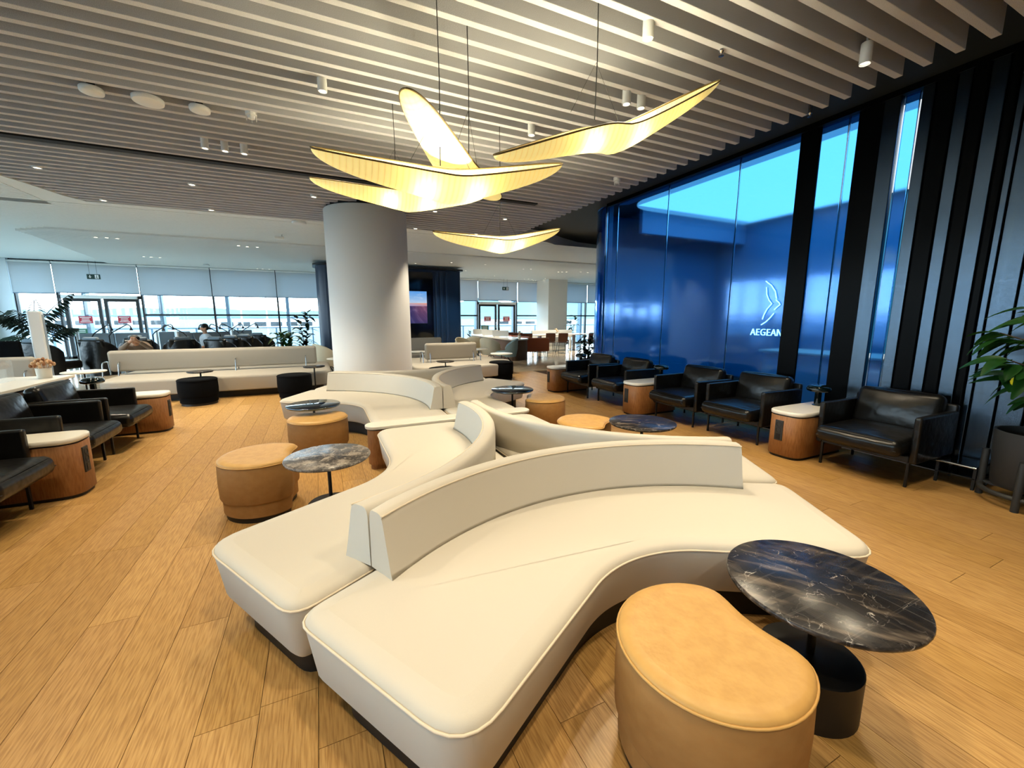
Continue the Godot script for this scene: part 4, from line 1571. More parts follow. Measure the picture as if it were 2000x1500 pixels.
func build_pods() -> void:
	var p := make_pod()
	var g := "black leather recliners by the windows"
	p.position = Vector3(-5.95, 0, -13.6)
	p.rotation.y = PI * 0.9
	tag(p, "large black leather recliner nearest the slim white totem and palm, seen from behind", "recliner", g)
	for s in [[-5.2, -14.35, 0.9, "black leather recliner, second from the palm, before the grey partition"], [-4.55, -15.1, 0.9, "black leather recliner, third from the palm, at the end of the grey partition"],
			[-4.25, -13.75, 1.1, "black leather recliner in which the dark-haired person leans forward"], [-3.30, -13.55, 1.1, "black leather recliner just past the person leaning forward"],
			[-2.35, -13.3, 0.85, "black recliner closest behind the middle of the long bench, before the middle grey partition"], [-2.15, -14.2, 0.85, "black recliner second in the line before the middle grey partition"],
			[-1.95, -15.1, 0.85, "black recliner third in the line before the middle grey partition"], [-1.7, -16.0, 0.85, "black recliner last in the line, nearest the window plant"]]:
		tag(copy(p, "recliner", Vector3(s[0], 0, s[1]), PI * s[2]), s[3], "recliner", g)
	for s in [[-6.2, -15.9, 1.55, 0.0, 2, "wide grey partition panel between the palm and the green door notice"], [-4.6, -16.6, 0.8, 0.15, 2, "small grey partition behind the person leaning forward"],
			[-3.75, -15.2, 1.5, 0.75, 4, "long grey ribbed partition in front of the person in the white shirt"], [-2.75, -17.4, 0.7, 0.75, 2, "short grey partition behind the long ribbed one, towards the window plant"]]:
		var t := thing("partition", Vector3(s[0], 0, s[1]), s[3])
		for k in s[4]:
			var b := MB.new()
			var w: float = s[2] / s[4]
			b.rbox(at(Vector3((k + 0.5) * w, 0.55, 0)), Vector3(w - 0.012, 1.0, 0.07), 0.025, 2)
			obj("panel", b, M.screen_grey, t)
		for k in [0.05, 0.95]:
			var b := MB.new()
			b.bar(Vector3(s[2] * k, 0.03, 0), Vector3(0.06, 0.06, 0.3))
			obj("foot", b, M.black, t)
		var e := MB.new()
		e.rbox(at(Vector3(-0.04, 0.58, 0)), Vector3(0.05, 1.04, 0.1), 0.015, 1)
		obj("end_post", e, M.white, t)
		tag(t, s[5], "partition", "grey partitions of the recliner area")
	# gooseneck reading lamps: (foot x, foot z, reach in x)
	var k := 0
	var where := ["before the palm", "over the green door notice", "before the frame of the glass door", "before the first window past the door", "above the middle partition, first from the door", "above the middle partition, second from the door", "above the middle partition, third from the door",
		"above the capped head of the person in the white shirt", "past the person in the white shirt", "nearest the window plant"]
	for s in [[-6.05, -15.3, -0.5], [-5.7, -15.3, 0.42], [-5.45, -15.6, 0.5], [-4.55, -15.9, 0.5], [-3.45, -14.7, -0.5], [-2.75, -15.3, -0.5], [-2.55, -15.6, -0.5], [-2.35, -16.0, -0.5], [-2.75, -16.4, 0.45], [-2.4, -16.6, 0.5]]:
		var t := thing("reading_lamp", Vector3(s[0], 0, s[1]))
		var pts := [Vector3(0, 0, 0), Vector3(0, 0.98, 0), Vector3(s[2] * 0.12, 1.06, 0), Vector3(s[2] * 0.45, 1.17, 0), Vector3(s[2] * 0.8, 1.28, 0), Vector3(s[2] * 0.92, 1.29, 0), Vector3(s[2], 1.25, 0), Vector3(s[2] * 1.02, 1.19, 0)]
		var b := MB.new()
		b.tube(pts, 0.015, 6)
		obj("stem", b, M.black, t)
		b = MB.new()
		b.lathe([Vector2(0.016, 1.21), Vector2(0.045, 1.13), Vector2(0.04, 1.13), Vector2(0.012, 1.19)], 12, at(Vector3(s[2] * 1.02, 0, 0)))
		obj("shade", b, M.black, t)
		b = MB.new()
		b.slab(disc(0.1), [Vector2(0, 0), Vector2(0, 0.02)])
		obj("base", b, M.black, t)
		tag(t, "thin black gooseneck reading lamp " + where[k], "lamp", "gooseneck reading lamps")
		k += 1

# ---------------------------------------------------------------- dining side
func make_tub(m: Material) -> Node3D:
	var t := thing("tub_chair")
	var rows := []
	for i in 21:
		var u := i / 20.0
		var a := PI * (0.95 + 1.1 * u)
		var h := 0.50 + 0.34 * pow(sin(PI * u), 0.6)
		var row := PackedVector3Array()
		for q in [[0.31, 0.26], [0.36, 0.5], [0.375, h - 0.02], [0.36, h], [0.335, h - 0.02], [0.31, 0.5], [0.27, 0.26]]:
			row.append(Vector3(cos(a) * q[0], q[1], sin(a) * q[0]))
		rows.append(row)
	var b := MB.new()
	b.skin(rows)
	obj("shell", b, m, t)
	b = MB.new()
	b.slab(disc(0.31, 24), [Vector2(0.05, 0.28), Vector2(0.0, 0.30), Vector2(0, 0.39), Vector2(0.04, 0.425), Vector2(0.12, 0.435)], true, true, at(Vector3(0, 0, 0.05)))
	obj("seat", b, m, t)
	for a in 4:
		b = MB.new()
		b.tube([Vector3(0, 0.28, 0), Vector3(cos(a * PI / 2 + 0.78) * 0.28, 0.0, sin(a * PI / 2 + 0.78) * 0.28)], 0.014, 6)
		obj("leg", b, M.black, t)
	return t

func build_dining() -> void:
	var a := make_tub(M.chair_cream)
	var g := "tub chairs"
	a.position = Vector3(4.45, 0, -13.1)
	a.rotation.y = 0.5
	tag(a, "cream tub chair with a fully round backrest beside the navy ribbed wall", "tub chair", g)
	tag(copy(a, "tub_chair", Vector3(5.25, 0, -12.9), 2.2), "cream tub chair turned sideways in front of the dark curved counter", "tub chair", g)
	tag(copy(a, "tub_chair", Vector3(0.2, 0, -11.75), 2.0), "cream tub chair half hidden by the column, beyond the end of the long bench", "tub chair", g)
	tag(copy(a, "tub_chair", Vector3(5.05, 0, -13.85), 2.6), "cream tub chair behind the sideways one, showing only its curved rim", "tub chair", g)
	var bl := make_tub(M.chair_blue)
	bl.position = Vector3(5.45, 0, -12.05)
	bl.rotation.y = -2.0
	tag(bl, "pale blue tub chair seen from behind next to the dark curved counter", "tub chair", g)
	# long counter with a rounded dark end
	var c := thing("dining_counter")
	var line := rounded(PackedVector2Array([Vector2(6.02, -12.75), Vector2(6.85, -13.1), Vector2(7.0, -17.5), Vector2(6.2, -17.5)]), PackedFloat32Array([0.3, 0.35, 0.05, 0.05]))
	var b := MB.new()
	b.slab(line, [Vector2(0, 0), Vector2(0, 0.70)])
	obj("body", b, M.darkwood, c)
	b = MB.new()
	b.slab(line, [Vector2(0, 0.70), Vector2(-0.03, 0.715), Vector2(-0.03, 0.745), Vector2(-0.02, 0.75)])
	obj("top", b, M.white_top, c)
	for k in 5:
		b = MB.new()
		b.rbox(at(Vector3(7.16, 0.72, -14.0 - k * 0.75)), Vector3(0.16, 0.12, 0.6), 0.04, 2)
		obj("cushion", b, M.rust, c)
	tag(c, "long dining counter with a white top and a rounded dark wood end", "counter")
	for k in 3:
		var d := thing("counter_divider", Vector3(6.35, 0.75, -14.6 - k * 1.1))
		b = MB.new()
		b.rbox(at(Vector3(0, 0.14, 0), -0.35), Vector3(0.62, 0.22, 0.02), 0.008, 1)
		obj("panel", b, M.white, d)
		for x in [-0.24, 0.24]:
			b = MB.new()
			b.tube([Vector3(x * 0.94, 0, x * 0.34), Vector3(x * 0.94, 0.06, x * 0.34)], 0.01, 6)
			obj("foot", b, M.steel, d)
		tag(d, "small white divider panel on the dining counter, " + ["nearest the rounded end", "middle one of the three", "nearest the glass door"][k], "divider", "white counter dividers")
	for s in [[6.62, -13.5, "small white flower posy on the rounded end of the dining counter"], [6.5, -15.2, "small white flower posy further along the dining counter"], [9.9, -16.3, "small white flower posy on the long dining table"]]:
		var v := thing("flower_posy", Vector3(s[0], 0.75, s[1]))
		b = MB.new()
		b.lathe([Vector2(0, 0), Vector2(0.05, 0), Vector2(0.06, 0.1), Vector2(0.05, 0.1), Vector2(0, 0.08)], 14)
		obj("vase", b, M.white_top, v)
		b = MB.new()
		for k in 14:
			b.ball(Vector3(rng.randf_range(-0.07, 0.07), rng.randf_range(0.12, 0.24), rng.randf_range(-0.07, 0.07)), Vector3(0.03, 0.025, 0.03), 6)
		obj("flowers", b, M.petal, v)
		tag(v, s[2], "flower posy")
	# rust sofa
	var r := thing("rust_sofa", Vector3(7.45, 0, -13.95), 0.0)
	b = MB.new()
	b.rbox(at(Vector3(0, 0.48, 0.32)), Vector3(1.0, 0.52, 0.12), 0.055, 3)
	obj("backrest", b, M.rust, r)
	for s in [-1.0, 1.0]:
		b = MB.new()
		b.rbox(at(Vector3(s * 0.46, 0.44, 0.0)), Vector3(0.1, 0.42, 0.62), 0.045, 3)
		obj("arm", b, M.rust, r)
	b = MB.new()
	b.rbox(at(Vector3(0, 0.34, -0.04)), Vector3(0.84, 0.18, 0.6), 0.05, 3)
	obj("seat", b, M.rust, r)
	for x in [-0.44, 0.0, 0.44]:
		for z in [-0.26, 0.32]:
			b = MB.new()
			b.tube([Vector3(x, 0, z), Vector3(x, 0.26, z)], 0.012, 6)
			obj("leg", b, M.black, r)
	tag(r, "rust-brown leather two-seat sofa on thin black legs at the end of the dining counter", "sofa")
	# brown shell chairs
	var d := thing("dining_chair")
	b = MB.new()
	b.rbox(Transform3D(Basis(Vector3.RIGHT, -0.15), Vector3(0, 0.66, -0.19)), Vector3(0.42, 0.36, 0.03), 0.014, 2, Vector3(0, 0.02, 0), 2)
	obj("backrest", b, M.shell, d)
	b = MB.new()
	b.rbox(at(Vector3(0, 0.45, 0.02)), Vector3(0.43, 0.035, 0.42), 0.016, 2)
	obj("seat", b, M.shell, d)
	for x in [-1.0, 1.0]:
		for z in [-1.0, 1.0]:
			b = MB.new()
			b.tube([Vector3(x * 0.16, 0.44, z * 0.15), Vector3(x * 0.21, 0, z * 0.21)], 0.011, 6)
			obj("leg", b, M.black, d)
	var dg := "brown dining chairs"
	d.position = Vector3(8.98, 0, -15.35)
	d.rotation.y = PI * 0.9
	tag(d, "brown shell chair at the long dining table, first from the rust sofa", "chair", dg)
	for s in [[9.45, -15.1, 0.9, "brown shell chair at the long dining table, second from the rust sofa"], [8.0, -15.6, 0.9, "brown shell chair behind the rust sofa, third along the table"], [7.9, -16.3, 0.9, "brown shell chair behind the rust sofa, fourth along the table"],
			[7.8, -17.0, 0.9, "brown shell chair farthest towards the window at the long table"], [10.55, -14.85, 1.15, "brown shell chair beside the plant at the blue glass wall"], [7.7, -17.7, 0.9, "dark brown chair beside the counter, nearest the window mullions"]]:
		tag(copy(d, "dining_chair", Vector3(s[0], 0, s[1]), PI * s[2]), s[3], "chair", dg)
	var lt := thing("dining_table", Vector3(9.9, 0, -16.1), 0.15)
	b = MB.new()
	b.rbox(at(Vector3(0, 0.735, 0)), Vector3(3.2, 0.035, 0.9), 0.012, 1)
	obj("table_top", b, M.white_top, lt)
	for x in [-1.1, 0.9]:
		b = MB.new()
		b.lathe([Vector2(0.28, 0.0), Vector2(0.28, 0.015), Vector2(0.09, 0.03), Vector2(0.09, 0.7), Vector2(0.2, 0.72)], 20, at(Vector3(x, 0, 0)))
		obj("pedestal", b, M.steel, lt)
	tag(lt, "long white dining table on metal pedestals before the square pillar", "table")
	var lb := thing("table_partition", Vector3(10.2, 0, -17.2), 0.1)
	b = MB.new()
	b.rbox(at(Vector3(0, 0.72, 0)), Vector3(2.4, 0.36, 0.08), 0.02, 1)
	obj("panel", b, M.white, lb)
	for x in [-1.1, 1.1]:
		b = MB.new()
		b.bar(Vector3(x, 0.27, 0), Vector3(0.08, 0.54, 0.08))
		obj("leg", b, M.white, lb)
	tag(lb, "long low white partition behind the dining table", "partition")
	var o := thing("rust_bench", Vector3(12.6, 0, -15.4), -0.3)
	b = MB.new()
	b.rbox(at(Vector3(0, 0.62, 0)), Vector3(1.6, 0.4, 0.14), 0.06, 3)
	obj("backrest", b, M.rust, o)
	b = MB.new()
	b.rbox(at(Vector3(0, 0.34, 0.3)), Vector3(1.6, 0.2, 0.6), 0.06, 3)
	obj("seat", b, M.rust, o)
	b = MB.new()
	b.bar(Vector3(0, 0.12, 0.25), Vector3(1.4, 0.24, 0.4))
	obj("plinth", b, M.black, o)
	tag(o, "rust-brown bench with a low backrest at the far end of the dining table", "bench")

# ---------------------------------------------------------------- plants
func leaf_mesh(l: float, w: float, droop: float, fold := 0.25) -> ArrayMesh:
	var rows := []
	for i in 8:
		var t := i / 7.0
		var h := w * pow(sin(PI * (0.04 + 0.92 * pow(t, 0.85))), 0.9) * 0.5
		var y := 0.35 * l * t * 0.4 - droop * l * t * t
		rows.append(PackedVector3Array([Vector3(-h, y + h * fold, l * t), Vector3(-h * 0.5, y + h * fold * 0.4, l * t), Vector3(0, y, l * t), Vector3(h * 0.5, y + h * fold * 0.4, l * t), Vector3(h, y + h * fold, l * t)]))
	var b := MB.new()
	b.skin(rows)
	return b.mesh()

func frond_mesh(l: float, droop: float) -> ArrayMesh:
	var b := MB.new()
	var pts := []
	for i in 14:
		var t := i / 13.0
		pts.append(Vector3(0, 1.05 * l * t - droop * l * t * t, l * 0.62 * t))
	b.tube(pts, 0.008, 4)
	for i in range(3, 14):
		var t := i / 13.0
		for s in [-1.0, 1.0]:
			var ll := 0.30 * l * sin(PI * (0.1 + 0.85 * t)) + 0.04
			var o: Vector3 = pts[i]
			var tip := o + Vector3(s * ll * 0.7, -0.5 * ll, ll * 0.45)
			var wd := Vector3(0.0, 0.012, 0.034)
			var m := o.lerp(tip, 0.45) + Vector3(0, 0.02, 0)
			b.face(o, m - wd, tip, m + wd, Vector3.UP)
	return b.mesh()

func build_plants() -> void:
	# potted lemon tree by the blue wall
	var t := thing("lemon_tree", Vector3(5.09, 0, -1.05))
	var b := MB.new()
	b.lathe([Vector2(0, 0.14), Vector2(0.21, 0.14), Vector2(0.225, 0.16), Vector2(0.25, 0.60), Vector2(0.235, 0.60), Vector2(0.23, 0.54), Vector2(0, 0.54)], 36)
	var pot := obj("pot", b, M.pot_grey, t)
	b = MB.new()
	b.lathe([Vector2(0, 0.545), Vector2(0.228, 0.545)], 20)
	obj("soil", b, M.soil, pot)
	b = MB.new()
	var ring := []
	for i in 28:
		ring.append(Vector3(cos(TAU * i / 28) * 0.27, 0.10, sin(TAU * i / 28) * 0.27))
	b.tube(ring, 0.02, 8, true)
	for k in 2:
		b.bar(Vector3(0, 0.115, 0), Vector3(0.52, 0.02, 0.03) if k == 0 else Vector3(0.03, 0.02, 0.52))
	var st := obj("stand", b, M.pot_grey, t)
	for k in 4:
		var a := PI + PI / 2 * k
		b = MB.new()
		b.tube([Vector3(cos(a) * 0.275, 0.0, sin(a) * 0.275), Vector3(cos(a) * 0.275, 0.40, sin(a) * 0.275)], 0.024, 10)
		obj("leg", b, M.pot_grey, st)
	b = MB.new()
	b.tube([Vector3(0, 0.5, 0), Vector3(-0.02, 0.75, -0.02), Vector3(0.01, 1.05, -0.03), Vector3(0, 1.45, -0.05)], [0.022, 0.018, 0.014, 0.007], 8)
	var tips := []
	for k in 11:
		var a := k * 2.4 + 0.4
		var h := 0.82 + 0.065 * k
		var rr := 0.20 + 0.11 * sin(PI * k / 10.0)
		var tip := Vector3(cos(a) * rr, h + 0.10, sin(a) * rr - 0.03)
		b.tube([Vector3(0, h - 0.06, -0.03), Vector3(cos(a) * rr * 0.5, h + 0.04, sin(a) * rr * 0.5 - 0.02), tip], [0.010, 0.007, 0.004], 6)
		tips.append([Vector3(0, h - 0.06, -0.03), tip, a])
	obj("trunk", b, M.bark, t)
	var ms := [leaf_mesh(0.26, 0.10, 0.45), leaf_mesh(0.22, 0.085, 0.30), leaf_mesh(0.28, 0.105, 0.6)]
	for e in tips:
		for k in 9:
			var u := 0.3 + 0.7 * k / 8.0
			var lf := put("leaf", ms[rng.randi_range(0, 2)], M.leaf, t)
			var o: Vector3 = e[0].lerp(e[1], u)
			var yaw: float = PI / 2 - e[2] + (1.0 if k % 2 else -1.0) * rng.randf_range(0.3, 1.2)
			lf.transform = Transform3D(Basis(Vector3.UP, yaw) * Basis(Vector3.RIGHT, rng.randf_range(-0.25, 0.45)) * Basis(Vector3.BACK, rng.randf_range(-0.5, 0.5)), o)
			if (lf.transform * Vector3(0, 0, 0.24)).x > 0.29:
				lf.transform.basis = Basis(Vector3.UP, PI) * lf.transform.basis
				lf.position.x = minf(lf.position.x, 0.2)
	for p in [Vector3(-0.13, 1.0, -0.15), Vector3(0.02, 1.22, 0.26)]:
		b = MB.new()
		b.lathe([Vector2(0, -0.045), Vector2(0.012, -0.04), Vector2(0.032, -0.02), Vector2(0.037, 0.0), Vector2(0.032, 0.02), Vector2(0.014, 0.038), Vector2(0, 0.042)], 16, at(p))
		obj("lemon", b, M.lemon, t)
	tag(t, "lemon tree with yellow fruit in a dark pot stand by the metal wall panels", "lemon tree")
	# palm by the partition
	var pl := thing("potted_palm", Vector3(-6.62, 0, -14.9))
	b = MB.new()
	b.lathe([Vector2(0, 0), Vector2(0.2, 0), Vector2(0.25, 0.45), Vector2(0.22, 0.45), Vector2(0, 0.4)], 24)
	obj("pot", b, M.pot_grey, pl)
	b = MB.new()
	for k in 5:
		b.tube([Vector3(cos(k * 1.3) * 0.07, 0.4, sin(k * 1.3) * 0.07), Vector3(cos(k * 1.3) * 0.1, 1.2, sin(k * 1.3) * 0.12)], 0.014, 6)
	obj("stems", b, M.leaf_dark, pl)
	var fm := [frond_mesh(1.25, 0.30), frond_mesh(1.15, 0.62), frond_mesh(1.2, 0.95)]
	for k in 12:
		var fr := put("frond", fm[k % 3], M.leaf_dark, pl)
		fr.transform = Transform3D(Basis(Vector3.UP, k * 0.54 + 0.2), Vector3(cos(k * 1.3) * 0.08, 0.7 + 0.16 * (k % 4), sin(k * 1.3) * 0.08))
	tag(pl, "tall potted palm with arching fronds behind the slim white totem", "palm")
	# plants by the windows
	leafy("tall_plant", Vector3(-0.40, 0, -13.3), 1.70, 0.40, 60, M.leaf_dark, 0.30, 2, "tall sparse dark-leaved plant standing higher, beside the dark blue wall end and long bench")
	leafy("bushy_plant", Vector3(-0.86, 0, -12.9), 1.14, 0.42, 80, M.leaf, 0.34, 6, "bushy potted plant with narrow green leaves next to the tall sparse one by the window")
	leafy("corner_plant", Vector3(6.75, 0, -9.5), 1.0, 0.40, 90, M.leaf_dark, 0.24, 6, "dense dark green plant at the rounded end of the blue glass wall")
	leafy("fiddle_plant", Vector3(11.75, 0, -17.9), 1.55, 0.42, 34, M.leaf, 0.34, 3, "broad-leaved green plant in front of the square pillar by the dining table")
	leafy("spiky_plant", Vector3(5.9, 0, -16.9), 1.02, 0.12, 16, M.leaf_dark, 0.3, 4, "small spiky plant standing beyond the navy wall, next to the round cream chair")

func leafy(called: String, p: Vector3, h: float, spread: float, n: int, m: Material, ll: float, stems: int, label: String) -> void:
	var t := thing(called, p)
	var b := MB.new()
	b.lathe([Vector2(0, 0), Vector2(0.14, 0), Vector2(0.18, 0.36), Vector2(0.16, 0.36), Vector2(0, 0.32)], 20)
	obj("pot", b, M.pot_grey, t)
	b = MB.new()
	var lines := []
	for s in stems:
		var a := TAU * s / stems + 0.7
		var e := Vector3(cos(a) * spread * 0.5, h * (0.92 if s % 2 else 1.0), sin(a) * spread * 0.5) if stems > 1 else Vector3(-0.08, h, 0.05)
		var pts := [Vector3(cos(a) * 0.04, 0.3, sin(a) * 0.04), Vector3(e.x * 0.3 + 0.03, h * 0.55, e.z * 0.3), e]
		b.tube(pts, [0.012, 0.009, 0.004], 5)
		lines.append(pts)
	obj("stem", b, M.bark, t)
	var ms := [leaf_mesh(ll, ll * 0.38, 0.35), leaf_mesh(ll * 0.8, ll * 0.38, 0.15), leaf_mesh(ll * 1.1, ll * 0.36, 0.55)]
	for k in n:
		var pts: Array = lines[k % stems]
		var u := 0.25 + 0.75 * (k / stems) / maxf(1.0, float(n / stems))
		var o: Vector3 = (pts[0] as Vector3).lerp(pts[1], u * 2.0) if u < 0.5 else (pts[1] as Vector3).lerp(pts[2], u * 2.0 - 1.0)
		var lf := put("leaf", ms[k % 3], m, t)
		lf.transform = Transform3D(Basis(Vector3.UP, k * 2.4 + rng.randf_range(-0.3, 0.3)) * Basis(Vector3.RIGHT, rng.randf_range(-0.7, 0.2)), o)
	tag(t, label, "plant")

# ---------------------------------------------------------------- people: a smooth field over a skeleton, meshed as surface nets
func capsule_dist(p: Vector3, a: Vector3, b: Vector3, ra: float, rb: float) -> float:
	var ab := b - a
	var t := clampf((p - a).dot(ab) / maxf(ab.length_squared(), 1e-9), 0, 1)
	return p.distance_to(a + ab * t) - lerpf(ra, rb, t)

func field(p: Vector3, bones: Array, k: float) -> float:
	var d := 1e9
	for e in bones:
		var x := capsule_dist(p, e[0], e[1], e[2], e[3])
		if d > 1e8:
			d = x
		else:
			var h := maxf(k - absf(d - x), 0.0) / k
			d = minf(d, x) - h * h * k * 0.25
	return d

func net(b: MB, bones: Array, cell: float, blend: float) -> void:
	var lo := Vector3.ONE * 1e9
	var hi := -lo
	for e in bones:
		for q in 2:
			lo = lo.min(e[q] - Vector3.ONE * (maxf(e[2], e[3]) + cell * 3))
			hi = hi.max(e[q] + Vector3.ONE * (maxf(e[2], e[3]) + cell * 3))
	var n := Vector3i(((hi - lo) / cell).ceil()) + Vector3i.ONE
	var val := PackedFloat32Array()
	val.resize(n.x * n.y * n.z)
	val.fill(1.0)
	for e in bones:
		var m: float = maxf(e[2], e[3]) + cell * 2.5
		var a := Vector3i((((e[0] as Vector3).min(e[1]) - Vector3.ONE * m - lo) / cell).floor()).max(Vector3i.ZERO)
		var c := Vector3i((((e[0] as Vector3).max(e[1]) + Vector3.ONE * m - lo) / cell).ceil()).min(n - Vector3i.ONE)
		for z in range(a.z, c.z + 1):
			for y in range(a.y, c.y + 1):
				for x in range(a.x, c.x + 1):
					var i := (z * n.y + y) * n.x + x
					if val[i] == 1.0:
						val[i] = field(lo + Vector3(x, y, z) * cell, bones, blend)
	var pos := {}
	var nor := {}
	for z in n.z - 1:
		for y in n.y - 1:
			for x in n.x - 1:
				var s := Vector3.ZERO
				var cnt := 0
				for e in 12:
					var ax := e / 4
					var o := Vector3i(e & 1, (e >> 1) & 1, 0)
					var c0 := Vector3i.ZERO
					c0[(ax + 1) % 3] = o.x
					c0[(ax + 2) % 3] = o.y
					var c1 := c0
					c1[ax] = 1
					var v0 := val[((z + c0.z) * n.y + y + c0.y) * n.x + x + c0.x]
					var v1 := val[((z + c1.z) * n.y + y + c1.y) * n.x + x + c1.x]
					if (v0 < 0) != (v1 < 0):
						s += Vector3(c0).lerp(Vector3(c1), v0 / (v0 - v1))
						cnt += 1
				if cnt:
					var p := lo + (Vector3(x, y, z) + s / cnt) * cell
					var key := Vector3i(x, y, z)
					pos[key] = p
					var h := cell * 0.5
					var f0 := field(p, bones, blend)
					nor[key] = Vector3(field(p + Vector3(h, 0, 0), bones, blend) - f0, field(p + Vector3(0, h, 0), bones, blend) - f0, field(p + Vector3(0, 0, h), bones, blend) - f0).normalized()
	for key in pos:
		for ax in 3:
			var e1 := Vector3i.ZERO
			e1[ax] = 1
			var u := Vector3i.ZERO
			u[(ax + 1) % 3] = -1
			var w := Vector3i.ZERO
			w[(ax + 2) % 3] = -1
			var q: Vector3i = key + e1
			if q.x >= n.x or q.y >= n.y or q.z >= n.z:
				continue
			var v0 := val[(key.z * n.y + key.y) * n.x + key.x]
			var v1 := val[(q.z * n.y + q.y) * n.x + q.x]
			if (v0 < 0) == (v1 < 0):
				continue
			var ks := [key, key + u, key + u + w, key + w]
			if ks.all(func(kk): return pos.has(kk)):
				b.quad(pos[ks[0]], pos[ks[1]], pos[ks[2]], pos[ks[3]], nor[ks[0]], nor[ks[1]], nor[ks[2]], nor[ks[3]])

# seated figure facing +z; lean bends it forward
func seated(p: Vector3, turn: float, lean: float, shirt: Material, arms_up: bool, label: String) -> void:
	var t := thing("person", p, turn)
	var hip := Vector3(0, 0.52, 0)
	var up := Vector3(0, cos(lean), sin(lean))
	var chest := hip + up * 0.34
	var neck := hip + up * 0.52
	var head := neck + Vector3(0, cos(lean * 1.2), sin(lean * 1.2)) * 0.15
	var body := []
	body.append([hip, chest, 0.13, 0.15])
	body.append([chest + Vector3(-0.12, 0.06, 0), chest + Vector3(0.12, 0.06, 0), 0.085, 0.085])
	body.append([neck - up * 0.02, head, 0.055, 0.055])
	body.append([head + Vector3(0, 0.03, -0.012), head + Vector3(0, 0.0, 0.018), 0.088, 0.075])
	body.append([head + Vector3(0, -0.05, 0.03), head + Vector3(0, -0.065, 0.05), 0.048, 0.03])
	body.append([head + Vector3(0, -0.005, 0.09), head + Vector3(0, -0.025, 0.105), 0.010, 0.014])
	for s in [-1.0, 1.0]:
		body.append([head + Vector3(s * 0.082, -0.005, -0.005), head + Vector3(s * 0.086, -0.03, -0.005), 0.018, 0.012])
		var sh := chest + Vector3(s * 0.19, 0.05, 0)
		var el := sh + (Vector3(s * 0.07, -0.06, 0.22) if arms_up else Vector3(s * 0.05, -0.27, 0.06))
		var ha := head + Vector3(s * 0.07, -0.02, 0.12) if arms_up else el + Vector3(-s * 0.06, 0.0, 0.24)
		body.append([sh, el, 0.055, 0.044])
		body.append([el, ha, 0.042, 0.028])
		var dir: Vector3 = (ha - el).normalized()
		var palm := ha + dir * 0.07
		body.append([ha, palm, 0.026, 0.034])
		for k in 4:
			var f0 := palm + Vector3(0, (k - 1.5) * 0.018, 0)
			body.append([f0, f0 + dir * (0.075 - 0.008 * absf(k - 1.5)) + Vector3(-s * 0.02, 0, 0), 0.010, 0.008])
		body.append([ha + dir * 0.03, ha + dir * 0.06 + Vector3(0, 0.05, 0), 0.012, 0.009])
		var knee := hip + Vector3(s * 0.11, 0.02, 0.45)
		body.append([hip + Vector3(s * 0.09, 0, 0), knee, 0.085, 0.06])
		var ank := Vector3(s * 0.11, 0.08, 0.52)
		body.append([knee, ank, 0.058, 0.038])
		body.append([ank, ank + Vector3(0, -0.035, 0.17), 0.042, 0.034])
	var b := MB.new()
	net(b, body, 0.021, 0.035)
	obj("body", b, M.skin, t)
	b = MB.new()
	var wear := [[hip, chest, 0.145, 0.165], [chest + Vector3(-0.13, 0.06, 0), chest + Vector3(0.13, 0.06, 0), 0.098, 0.098]]
	for s in [-1.0, 1.0]:
		var sh := chest + Vector3(s * 0.19, 0.05, 0)
		var el := sh + (Vector3(s * 0.07, -0.06, 0.22) if arms_up else Vector3(s * 0.05, -0.27, 0.06))
		var cuff := head + Vector3(s * 0.09, -0.03, 0.11) if arms_up else el
		wear.append([sh, sh.lerp(el, 1.0 if arms_up else 0.75), 0.068, 0.058])
		if arms_up:
			wear.append([el, el.lerp(cuff, 0.85), 0.056, 0.045])
	net(b, wear, 0.025, 0.04)
	obj("shirt", b, shirt, t)
	b = MB.new()
	var legs := []
	for s in [-1.0, 1.0]:
		var knee := hip + Vector3(s * 0.11, 0.02, 0.45)
		legs.append([hip + Vector3(s * 0.09, 0, 0), knee, 0.096, 0.070])
		legs.append([knee, Vector3(s * 0.11, 0.12, 0.52), 0.068, 0.052])
	net(b, legs, 0.025, 0.04)
	obj("trousers", b, M.shirt_dark, t)
	b = MB.new()
	net(b, [[head + Vector3(0, 0.045, -0.022), head + Vector3(0, 0.01, -0.04), 0.093, 0.085], [head + Vector3(-0.05, 0.05, 0.02), head + Vector3(0.05, 0.05, 0.02), 0.055, 0.055]], 0.014, 0.03)
	obj("hair", b, M.hair, t)
	tag(t, label, "person")

func build_people() -> void:
	seated(Vector3(-4.22, 0, -13.62), 0.2, 0.85, M.shirt_tan, true, "seated person with short dark hair leaning forward, hands raised to the face, among the recliners")
	seated(Vector3(-3.05, 0, -15.05), -1.1, 0.05, M.shirt, false, "seated person with black hair and a white shirt in profile behind the long grey partition")

